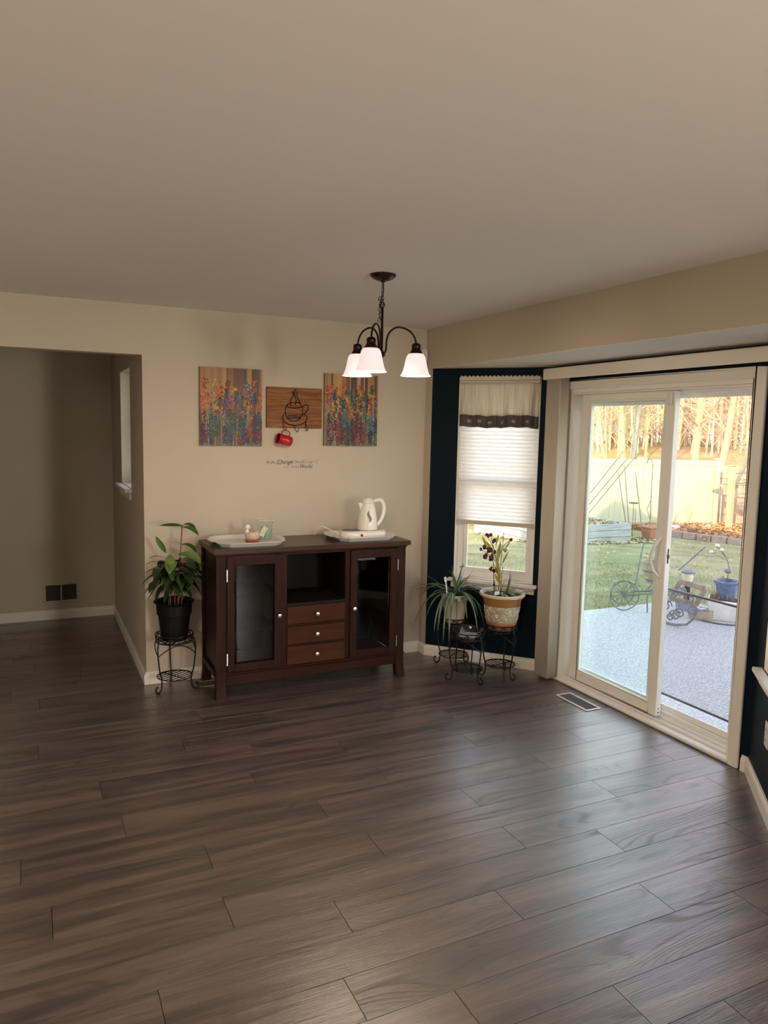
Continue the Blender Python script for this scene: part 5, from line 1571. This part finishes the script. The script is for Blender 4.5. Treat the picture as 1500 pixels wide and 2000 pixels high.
pf = thing('feeder_post', 'square wooden post with hanging arms before the chain link fence', 'post', (17.05, 13.95, -.83))
build('post', MB().box((16.98,13.88,-.83),(17.12,14.02,.93)), 'post_wood', pf, bevel=.01)
build('cap', MB().box((16.955,13.855,.9305),(17.145,14.045,.965)), 'post_wood', pf, bevel=.005)
for z_ in (.74, .47):
    build('arm', MB().tube([(17.10,13.87,z_),(17.18,13.68,z_+.02),(17.22,13.60,z_+.05),(17.25,13.50,z_+.03)], .014, 6), 'rod_steel', pf, smooth=True)
build('platform', MB().box((16.85,14.03,.36),(17.15,14.45,.41)), 'post_wood', pf, bevel=.004)
cr_ = thing('cross_shadow', 'dark cross shape standing in for a cast shadow behind the chain link fence', 'shadow shape', (18.30, 14.35, -.83))  # added dark solid in place of a cross shaped shadow
build('upright', MB().box((18.25,14.20,-.83),(18.32,14.36,.12)), 'pole_wood', cr_, bevel=.006)
build('crossbar', MB().box((18.22,13.85,-.36),(18.249,14.72,-.20)), 'pole_wood', cr_, bevel=.006)

# raised timber bed: individual timbers, soil, dead stalks
rb = thing('raised_bed', 'blue-grey weathered timber raised bed on the lawn', 'raised bed', (11.2, 14.3, -.83))
bx0, bx1, by0, by1 = 9.9, 12.6, 12.95, 15.5
for q in range(3):
    z0 = -.80+.155*q
    build('timber', MB().box((bx0,by0,z0),(bx1,by0+.10,z0+.148)), 'bed_timber', rb, bevel=.008)
    build('timber', MB().box((bx0,by1-.10,z0),(bx1,by1,z0+.148)), 'bed_timber', rb, bevel=.008)
    build('timber', MB().box((bx0,by0+.105,z0),(bx0+.10,by1-.105,z0+.148)), 'bed_timber', rb, bevel=.008)
    build('timber', MB().box((bx1-.10,by0+.105,z0),(bx1,by1-.105,z0+.148)), 'bed_timber', rb, bevel=.008)
build('soil', MB().box((bx0+.1,by0+.1,-.8),(bx1-.1,by1-.1,-.40)), 'mulch', rb)

def litter(name, label, n, fn, mat, size=(.03,.07), seed=1, cat='dry leaves'):
    r_ = np.random.RandomState(seed); vs = []; fs = []
    for _ in range(n):
        x, y, z = fn(r_)
        s_ = size[0]+(size[1]-size[0])*r_.rand(); t = r_.rand()*6.28; c, s2 = math.cos(t)*s_, math.sin(t)*s_
        k = len(vs); tz = (r_.rand(4)*.05)
        vs += [(x-c, y-s2, z+tz[0]), (x-s2*.5, y+c*.5, z+tz[1]), (x+c, y+s2, z+tz[2]), (x+s2*.5, y-c*.5, z+tz[3])]
        fs.append((k, k+1, k+2, k+3))
    o = build(name, MB().add(vs, fs), mat); tag(o, label, cat, kind='stuff'); return o
litter('dry_leaves', 'dry leaves and stalks heaped on and around the raised bed', 2600, lambda r: (lambda x, y: (x, y, (-.39 if (bx0 < x < bx1 and by0 < y < by1) else ground(x, y))+.01))(r.uniform(9.7, 13.6), r.uniform(12.5, 15.9)), 'straw', seed=2)
def behind_edge(r):
    t = r.rand(); x = 14.6+3.4*r.rand(); y = fy(x)-.15-2.9*r.rand()**1.2
    return (x, y, ground(x, y)+.02+.10*r.rand())
litter('fallen_leaves', 'sunlit orange fallen leaves in the planting strip by the fence', 3600, behind_edge, 'dry_leaf', seed=3)
litter('lawn_leaves', 'scattered dry leaves lying on the lawn', 500, lambda r: (lambda x, y: (x, y, ground(x, y)+.01))(r.uniform(7, 15), r.uniform(7, 14)), 'straw', (.02,.04), seed=5)
mbed = MB()
struct('planting_strip', mbed.prism([(14.55,13.95),(14.65,12.9),(15.1,11.7),(19,10.5),(19,13.6),(17.5,14.6),(14.6,15.5)], -.84, -.79), 'mulch', label='brown mulched planting strip along the fence')
ed = thing('stone_edging', 'low curved stone edging along the leaf covered planting strip', 'edging', (14.8, 13, -.83))
edge_pts = [(14.55,14.3),(14.55,13.95),(14.58,13.6),(14.63,13.25),(14.70,12.9),(14.80,12.55),(14.92,12.2),(15.06,11.85),(15.22,11.5),(15.42,11.15),(15.64,10.8)]
for (p, q) in zip(edge_pts, edge_pts[1:]):
    p_, q2 = Vector((*p, 0)), Vector((*q, 0)); d_ = (q2-p_).normalized(); n_ = Vector((-d_.y, d_.x, 0)); c_2 = (p_+q2)/2; L_ = (q2-p_).length/2-.01
    build('stone', MB().obox((c_2.x, c_2.y, -.75), d_*L_, n_*.09, (0,0,.09+rw.uniform(-.01,.01))), 'edging_stone', ed, bevel=.02)
for i, (x, y, s_, lab) in enumerate(((15.6,14.45,.13,'largest white stone at the foot of the fence, nearest the door stile'),(16.3,14.50,.07,'smallest white stone between two others by the fence'),(16.75,14.35,.11,'white stone at the foot of the fence nearest the end post'))):
    m_ = MB(); m_.ball((x, y, -.83+s_*.62), s_, 10, 7, 1.2, .9, .62)
    o = build('white_stone', m_, 'white_stone'); tag(o, lab, 'stone', 'white stones by the fence')
rbx = thing('red_planter', 'brick red rectangular planter behind the raised bed', 'planter', (13.55, 13.29, -.82))
build('box', MB().add([(13.42,13.16,-.81),(13.68,13.16,-.81),(13.68,13.42,-.81),(13.42,13.42,-.81),(13.38,13.12,-.53),(13.72,13.12,-.53),(13.72,13.46,-.53),(13.38,13.46,-.53)], [(0,3,2,1),(0,1,5,4),(1,2,6,5),(2,3,7,6),(3,0,4,7),(4,5,6,7)]), 'brick_red', rbx, bevel=.01)
build('rim', MB().box((13.36,13.10,-.5295),(13.74,13.48,-.49)), 'brick_red', rbx, bevel=.01)

# leaning poles and thin stakes
for i, (y0, z0, lab) in enumerate(((13.88,.157,'uppermost of three parallel leaning garden poles'),(13.86,-.077,'middle one of three parallel leaning garden poles'),(13.85,-.279,'lowest of three parallel leaning garden poles'))):
    yt = (12.72, 12.57, 12.245)[i]; zt_ = (1.331, 1.193, 1.334)[i]
    sl_ = (y0-yt)/(zt_-z0); yb2 = y0+(z0+.42)*sl_
    o = build('leaning_pole', MB().tube([(12.0, yb2, -.42), (12.0, yt, zt_)], .011, 7), 'pole_wood', smooth=True); tag(o, lab, 'pole', 'leaning garden poles')
for (a, b, lab) in (((13.2,14.13,.79),(13.2,13.66,-.83),'leftmost thin upright garden stake before the fence'),((13.2,13.92,.947),(13.2,13.60,-.83),'middle thin upright garden stake before the fence'),((13.2,13.545,.81),(13.2,13.16,-.83),'third thin upright garden stake, leaning right before the fence')):
    o = build('garden_stake', MB().tube([b, a], .011, 6), 'rod_steel', smooth=True); tag(o, lab, 'stake', 'thin garden stakes')
bb = thing('dish_stake', 'small flat dish on a thin stake before the fence', 'bird dish', (13.4, 13.74, -.83))
build('stake', MB().tube([(13.4,13.74,-.83),(13.4,13.75,.02)], .008, 6), 'rod_steel', bb, smooth=True)
build('dish', MB().lathe([(.0001,0),(.10,.005),(.13,.03),(.125,.032),(.0001,.015)], (13.4,13.75,.02), 20), 'rod_steel', bb, smooth=True)
hk = thing('shepherd_hook', 'dark shepherd hook by the fence beside the door stile', 'hook', (13.6, 13.35, -.83))
build('rod', MB().tube([(13.6,13.37,-.83),(13.6,13.40,1.0),(13.6,13.46,1.13),(13.6,13.56,1.12),(13.6,13.60,1.02)], .012, 6), 'rod_steel', hk, smooth=True)
build('strut', MB().tube([(13.6,13.37,-.35),(13.6,13.50,-.10),(13.6,13.40,.12)], .008, 6), 'rod_steel', hk, smooth=True)
for i, (x, y, h) in enumerate(((15.7,15.1,.62),(16.5,14.85,.75),(16.1,15.0,.5))):
    m_ = MB(); rr3 = random.Random(i)
    for q in range(7):
        a = rr3.uniform(0, 6.28); m_.tube([(x, y, -.8), (x+.05*math.cos(a), y+.05*math.sin(a), -.8+h*.5), (x+.12*math.cos(a), y+.12*math.sin(a), -.8+h*rr3.uniform(.7, 1))], .006, 4)
    o = build('dead_stalks', m_, 'straw'); tag(o, ('dead flower stalks nearest the door stile by the fence','tallest dead flower stalks by the fence','low dead flower stalks between two others by the fence')[i], 'stalks', 'dead stalks by the fence')

# ------------------------------------------------------------------ things on the patio
# ornamental cart with a basket
ct = thing('planter_cart', 'wrought iron cart with spoked wheel and barrel basket at the patio edge', 'cart', (5.80, 5.80, -.165))
def ring(m, c, r, w, axu, axv, n=30, k=6):
    m.tube([Vector(c)+r*math.cos(2*math.pi*q/n)*Vector(axu)+r*math.sin(2*math.pi*q/n)*Vector(axv) for q in range(n)], w, k, closed=True)
U, V_ = Vector((.80,-.35,0)).normalized(), Vector((0,0,1))
def wheel(c, r):
    m = MB(); ring(m, c, r, .006, U, V_)
    w_ = build('wheel', m, 'iron_grey', ct, smooth=True)
    m = MB()
    for q in range(12):
        a = 2*math.pi*q/12; m.tube([Vector(c), Vector(c)+r*(math.cos(a)*U+math.sin(a)*V_)], .003, 4)
    build('spokes', m, 'iron_grey', w_); 
    build('hub', MB().ball(c, .016, 10, 6), 'iron_grey', w_, smooth=True)
wheel(Vector((5.66, 5.86, -.002)), .155)
wheel(Vector((5.86, 6.10, -.030)), .130)
fr2 = MB()
fr2.tube([(5.70,5.80,.03),(5.74,5.80,.10),(5.78,5.81,.27),(5.82,5.82,.44),(5.86,5.84,.53),(5.90,5.84,.575)], .008, 8)
fr2.tube([(5.66,5.86,0),(5.85,5.78,.02),(6.10,5.68,.01),(6.25,5.62,.02)], .008, 8)
fr2.tube([(5.90,5.98,.0),(6.05,5.86,.02),(6.25,5.75,.02)], .008, 8)
build('frame', fr2, 'iron_grey', ct, smooth=True)
build('leg', MB().tube([(5.84,5.72,.03),(5.835,5.70,-.165)], .007, 8), 'iron_grey', ct, smooth=True)
build('leg', MB().tube([(6.18,5.66,.01),(6.18,5.62,-.165)], .007, 8), 'iron_grey', ct, smooth=True)
sc2 = MB()
for (cx_, cz_, s_) in ((5.93,.06,1),(6.05,.05,-1),(6.16,.06,1)):
    pts = []
    for q in range(20):
        u = q/19*2*math.pi*1.5; r = .045*(1-q/24)
        pts.append(Vector((cx_, 5.76-(cx_-5.9)*.4, cz_))+r*(math.cos(u)*U*s_+math.sin(u)*V_))
    sc2.tube(pts, .005, 6)
sc2.tube([(5.86,5.76,.07),(5.92,5.74,.13),(5.97,5.72,.20)], .006, 6)
build('scrollwork', sc2, 'iron_grey', ct, smooth=True)
bk = MB(); bk.lathe([(.0001,0),(.085,0),(.115,.06),(.135,.14),(.140,.215),(.15,.222),(.15,.232),(.13,.23),(.12,.12),(.0001,.10)], (6.02,5.80,.125), 24)
b_ = build('basket', bk, 'basket_wood', ct, smooth=True)
build('hoop', MB().lathe([(.132,.125),(.138,.125),(.139,.14),(.133,.14)], (6.02,5.80,.125), 24), 'iron_grey', b_)
build('hoop', MB().lathe([(.100,.03),(.106,.03),(.110,.042),(.104,.042)], (6.02,5.80,.125), 24), 'iron_grey', b_)
build('handle', MB().tube([(6.08,5.55,.30),(6.22,5.45,.48),(6.30,5.42,.56)], .008, 6), 'iron_grey', ct, smooth=True)

# old frame, scrolled iron bench end, cloth, basket, lantern
of = thing('picture_frame', 'old weathered wooden frame leaning over scrolled ironwork on the patio', 'frame', (5.92, 5.15, -.165))
def bar(p, q, w, t, mat, nm, par):
    p, q = Vector(p), Vector(q); d_ = (q-p).normalized(); n_ = d_.cross(Vector((.85,.5,.1))).normalized(); b2 = d_.cross(n_)
    return build(nm, MB().obox((p+q)/2, d_*(q-p).length/2, n_*w, b2*t), mat, par, bevel=.003)
f0, f1, f2, f3 = (5.70,5.168,.285), (5.72,4.885,.270), (5.76,5.01,.085), (5.76,5.32,.075)
bar(f0, f1, .026, .012, 'old_frame', 'frame_bar', of); bar(f1, f2, .022, .012, 'old_frame', 'frame_bar', of); bar(f2, f3, .022, .012, 'old_frame', 'frame_bar', of); bar(f3, f0, .022, .012, 'old_frame', 'frame_bar', of)
ib = thing('iron_scroll_bench', 'pale scrolled iron bench end lying on the patio beside the door post', 'ironwork', (5.80, 5.20, -.165))
U2 = Vector((.5,-.86,0)).normalized()
for i, (y, z, r, n_t, s_) in enumerate(((5.30,.02,.065,1.6,1),(5.20,-.06,.055,1.5,-1),(5.05,.14,.060,1.4,1),(5.12,-.02,.05,1.5,-1),(4.99,.03,.055,1.3,1),(5.28,-.10,.04,1.5,1),(5.10,.20,.045,1.4,-1))):
    m_ = MB(); pts = []
    for q in range(24):
        u = q/23*2*math.pi*n_t; rr4 = r*(1-q/30)
        pts.append(Vector((5.66+(i % 3)*.03, y, z))+rr4*(math.cos(u)*U2*s_+math.sin(u)*V_))
    m_.tube(pts, .008, 6); build('scroll', m_, 'iron_grey', ib, smooth=True)
m_ = MB(); m_.tube([(5.66,5.38,-.10),(5.66,5.30,-.15),(5.68,5.18,-.150),(5.70,5.06,-.12),(5.70,4.98,-.04),(5.70,4.94,.06)], .012, 8); m_.tube([(5.70,5.40,-.05),(5.70,5.25,.10),(5.70,5.12,.24)], .009, 6)
build('frame', m_, 'iron_grey', ib, smooth=True)
build('slat', MB().obox((5.76,5.15,.03), (0,.09,.0), (.004,0,.0), (0,.01,.045)), 'blue_cloth', ib, bevel=.004)
lt_ = thing('lantern', 'small dark lantern with a blue cap and cream glass on the patio edge', 'lantern', (6.42, 5.72, -.165))
build('post', MB().lathe([(.0001,0),(.05,0),(.05,.02),(.03,.03),(.03,.30),(.0001,.30)], (6.42,5.72,-.165), 16), 'black_iron', lt_, smooth=True)
build('glass', MB().lathe([(.0001,.3005),(.045,.3005),(.055,.34),(.05,.385),(.0001,.385)], (6.42,5.72,-.165), 16), 'lantern_cream', lt_, smooth=True)
build('cap', MB().lathe([(.0001,.3855),(.075,.3855),(.078,.40),(.05,.42),(.0001,.43)], (6.42,5.72,-.165), 16), 'lantern_blue', lt_, smooth=True)
bs = thing('twig_basket', 'small low twig basket of stones between the frame and the white planter', 'basket', (6.15, 5.30, -.165))
m_ = MB(); m_.lathe([(.0001,0),(.10,0),(.125,.03),(.13,.10),(.12,.10),(.11,.05),(.0001,.04)], (6.17,5.31,-.165), 20, .9, 1)
build('basket', m_, 'basket_wood', bs, smooth=True)
for i, (dx, dy, r) in enumerate(((-.04,.03,.045),(.04,.0,.04),(.0,-.05,.04),(.03,.06,.035),(-.05,-.04,.035))):
    build('stone', MB().ball((6.17+dx, 5.31+dy, -.165+.08), r, 8, 6, 1, 1, .8), 'white_stone' if i % 2 else 'iron_grey', bs, smooth=True)

wp = thing('white_planter', 'tapered square white stone planter standing on the patio', 'planter', (6.40, 5.22, -.165))
def taper(x, y, z0, z1, h0, h1, ang):
    c, s_ = math.cos(ang), math.sin(ang); vs = []
    for z, h in ((z0, h0), (z1, h1)):
        for sx, sy in ((-1,-1),(1,-1),(1,1),(-1,1)): vs.append((x+h*(sx*c-sy*s_), y+h*(sx*s_+sy*c), z))
    return MB().add(vs, [(0,3,2,1),(4,5,6,7),(0,1,5,4),(1,2,6,5),(2,3,7,6),(3,0,4,7)])
an = math.radians(-52)
build('box', taper(6.40, 5.22, -.165, .045, .125, .155, an), 'stone_white', wp, bevel=.008)
build('soil', taper(6.40, 5.22, .0455, .052, .14, .14, an), 'soil', wp)
m_ = MB(); rr5 = random.Random(3)
for q in range(40):
    a = rr5.uniform(0, 6.28); r = rr5.uniform(.08, .15); x_, y_ = 6.40+r*math.cos(a), 5.22+r*math.sin(a)
    m_.tube([(x_, y_, .05), (x_+rr5.uniform(-.03,.03), y_+rr5.uniform(-.03,.03), .05+rr5.uniform(.02,.06))], .003, 4)
build('dead_plants', m_, 'dry_leaf', wp)
bp_ = thing('blue_pot', 'blue glazed pot standing on the white planter', 'pot', (6.40, 5.20, .053))
build('pot', MB().lathe([(.0001,0),(.082,0),(.088,.01),(.100,.08),(.112,.15),(.116,.16),(.128,.165),(.130,.185),(.118,.187),(.108,.16),(.0001,.15)], (6.40,5.20,.053), 28), 'blue_glaze', bp_, smooth=True)
build('soil', MB().lathe([(.0001,.156),(.109,.155)], (6.40,5.20,.053), 20), 'soil', bp_)
st = thing('ball_stake', 'bent garden stake with three mirrored balls in the blue pot', 'garden ornament', (6.42, 5.20, .21))
k2 = 1.035
build('float', MB().ball((6.42,5.22,.335), .038, 14, 8, 1, 1, .7), 'lantern_blue', st, smooth=True)
build('rod', MB().tube([(6.42,5.215,.20),(6.42,5.218,.31)], .004, 6).tube([(6.42,5.20,.35),(6.42,5.24,.45),(6.42,5.30,.52),(6.42,5.36,.555)], .004, 6).tube([(6.42,5.24,.44),(6.42,5.32,.46),(6.42,5.43,.50)], .003, 6).tube([(6.42,5.25,.46),(6.42,5.32,.52)], .003, 6), 'rod_steel', st, smooth=True)
for (y, z, r) in ((5.37,.57,.024),(5.44,.495,.020),(5.315,.535,.020)):
    build('ball', MB().ball((6.42, y, z), r, 14, 8), 'nickel', st, smooth=True)
wb = thing('stone_block', 'grey block with a square hole at the right edge of the patio door view', 'block', (6.62, 5.12, -.165))
build('block', MB().box((6.50,4.92,-.165),(6.70,5.03,.02)).box((6.50,5.13,-.165),(6.70,5.20,.02)).box((6.50,5.03,-.165),(6.70,5.13,-.08)).box((6.50,5.03,-.03),(6.70,5.13,.02)), 'stone_white', wb, bevel=.004)
build('top_slab', MB().box((6.48,4.90,.0205),(6.71,5.21,.055)), 'stone_white', wb, bevel=.004)
hs = thing('garden_hose', 'thin dark cable lying in a curve on the patio before the white planter', 'cable', (6.2, 5.1, -.165))
build('cable', MB().tube(spl([Vector(p) for p in ((6.10,5.30,-.158),(6.12,5.16,-.158),(6.20,5.02,-.158),(6.32,4.94,-.158),(6.45,4.86,-.158),(6.60,4.80,-.158))]), .007, 6), 'hose_black', hs, smooth=True)

# ------------------------------------------------------------------ trees
def branch(m, p, d, L, r, depth, rnd, twist=.35):
    n = 4; pts = [Vector(p)]; rs = [r]; d = Vector(d).normalized()
    for i in range(n):
        d = (d+Vector((rnd.uniform(-1,1), rnd.uniform(-1,1), rnd.uniform(-.3,.8)))*twist*.35).normalized()
        pts.append(pts[-1]+d*L/n); rs.append(r*(1-.62*(i+1)/n))
    m.tube(pts, rs, 5 if depth > 1 else 3, cap=False)
    if depth > 0:
        for i in range(1, n+1):
            for _ in range(2 if depth > 1 else 2):
                a = rnd.uniform(0, 6.28)
                side = d.cross(Vector((math.cos(a), math.sin(a), .3)))
                nd = (d*.55+side.normalized()*.8+Vector((0,0,.15))).normalized()
                branch(m, pts[i], nd, L*rnd.uniform(.45, .7), rs[i]*.6, depth-1, rnd, twist)
def tree(label, base, top, w, h, seed, mat='bark', low=.25, depth=3, group='bare trees beyond the fence'):
    rnd = random.Random(seed)
    bx, by = base; g = ground(bx, by)-.1
    d = Vector((0, top, 1)).normalized()
    t = thing('bare_tree', label, 'tree', (bx, by, g), 0, group)
    pts = []; rs = []
    for q in range(11):
        u = q/10
        pts.append(Vector((bx, by, g))+d*h*u+Vector((rnd.uniform(-1,1), rnd.uniform(-1,1), 0))*.10*u*(1 if q else 0)); rs.append(w*.55*(1.15-.85*u) if q else w*.8)
    build('trunk', MB().tube(pts, rs, 9), mat, t, smooth=True)
    m = MB()
    for q in range(1, 11):
        if q/10 < low: continue
        for _ in range(2):
            a = rnd.uniform(0, 6.28)
            branch(m, pts[q], (math.cos(a), math.sin(a), rnd.uniform(.3, 1.0)), h*rnd.uniform(.12, .24), rs[q]*.34, depth-1, rnd)
    build('branches', m, mat, t)
TR = [  # label, base, sideways lean, trunk radius, height, material, low
 ('bare tree with a slim upright trunk at the left edge of the left door pane', (19.0,21.74), .02, .085, 11, 'bark', .15),
 ('slim bare tree far back behind the second trunk of the left pane', (24.0,26.67), .22, .12, 12, 'bark', .1),
 ('bare sapling between the left edge and the trunk cluster of the left pane', (20.0,21.95), .13, .055, 9, 'bark', .1),
 ('bare tree at the left of the trunk cluster in the left pane', (22.0,23.60), -.06, .14, 12, 'bark', .1),
 ('thickest trunk of the cluster in the middle of the left pane', (21.0,22.15), .12, .17, 13, 'bark', .15),
 ('bare tree behind the thickest trunk of the left pane', (23.0,24.44), -.10, .13, 12, 'bark', .15),
 ('leaning grey tree trunk in the left pane', (18.0,18.75), -.10, .13, 11, 'bark_shaded', .3),
 ('thin leaning trunk just left of the grey leaning trunk', (19.0,19.94), -.11, .06, 10, 'bark_shaded', .2),
 ('broad pale trunk at the left of the open door view', (20.0,17.92), -.035, .20, 13, 'bark', .2),
 ('leaning pale trunk in the middle of the open door view', (19.0,16.20), -.15, .19, 13, 'bark', .2),
 ('short leaning grey trunk beside the leaning pale trunk', (18.6,15.45), -.33, .10, 5, 'bark_shaded', .45),
 ('young thin tree right of the leaning pale trunk in the open door view', (19.0,15.02), .05, .06, 8, 'bark', .1),
 ('slim far tree near the centre stile of the door', (25.0,25.06), .03, .11, 12, 'bark', .1),
 ('far tree with a straight trunk at the left in the open door view', (30.0,27.56), -.01, .13, 13, 'bark', .1),
 ('many-branched tree at the right edge of the open door view', (24.0,18.30), .04, .12, 11, 'bark', .05),
]
for i, (lab, b, lean, w, h, mt, low) in enumerate(TR):
    tree(lab, b, lean, w, h, 40+i, mt, low)

# far woodland: too many trunks to count
rwd = random.Random(77)
m = MB()
for i in range(900):
    a = math.radians(rwd.uniform(22, 66)); d = rwd.uniform(37, 62)
    x, y = d*math.cos(a), d*math.sin(a); g = ground(x, y)
    h = rwd.uniform(7, 13); r = rwd.uniform(.03, .075); lx, ly = rwd.uniform(-.6,.6), rwd.uniform(-.6,.6)
    m.tube([(x, y, g-.1), (x+lx*.5, y+ly*.5, g+h*.5), (x+lx, y+ly, g+h)], [r, r*.7, .02], 4, cap=False)
    for q in range(22):
        u = rwd.uniform(.02, .95)**1.2; aa = rwd.uniform(0, 6.28); L = rwd.uniform(.8, 2.4)
        p = Vector((x+lx*u, y+ly*u, g+h*u)); e = p+Vector((math.cos(aa)*L*.7, math.sin(aa)*L*.7, L*rwd.uniform(.3, .9)))
        mid = (p+e)/2+Vector((rwd.uniform(-.2,.2), rwd.uniform(-.2,.2), 0))
        m.tube([p, mid, e], [.018, .013, .006], 3, cap=False)
        for _ in range(3):
            e2 = mid+Vector((rwd.uniform(-1,1), rwd.uniform(-1,1), rwd.uniform(-.1,.9)))*.9
            m.tube([mid, e2], [.009, .005], 3, cap=False)
o = build('woodland', m, 'twigs'); tag(o, 'dense bare brown woodland on the far side of the field', 'woodland', kind='stuff')
print('planks', nplank, 'objects', len(bpy.data.objects))
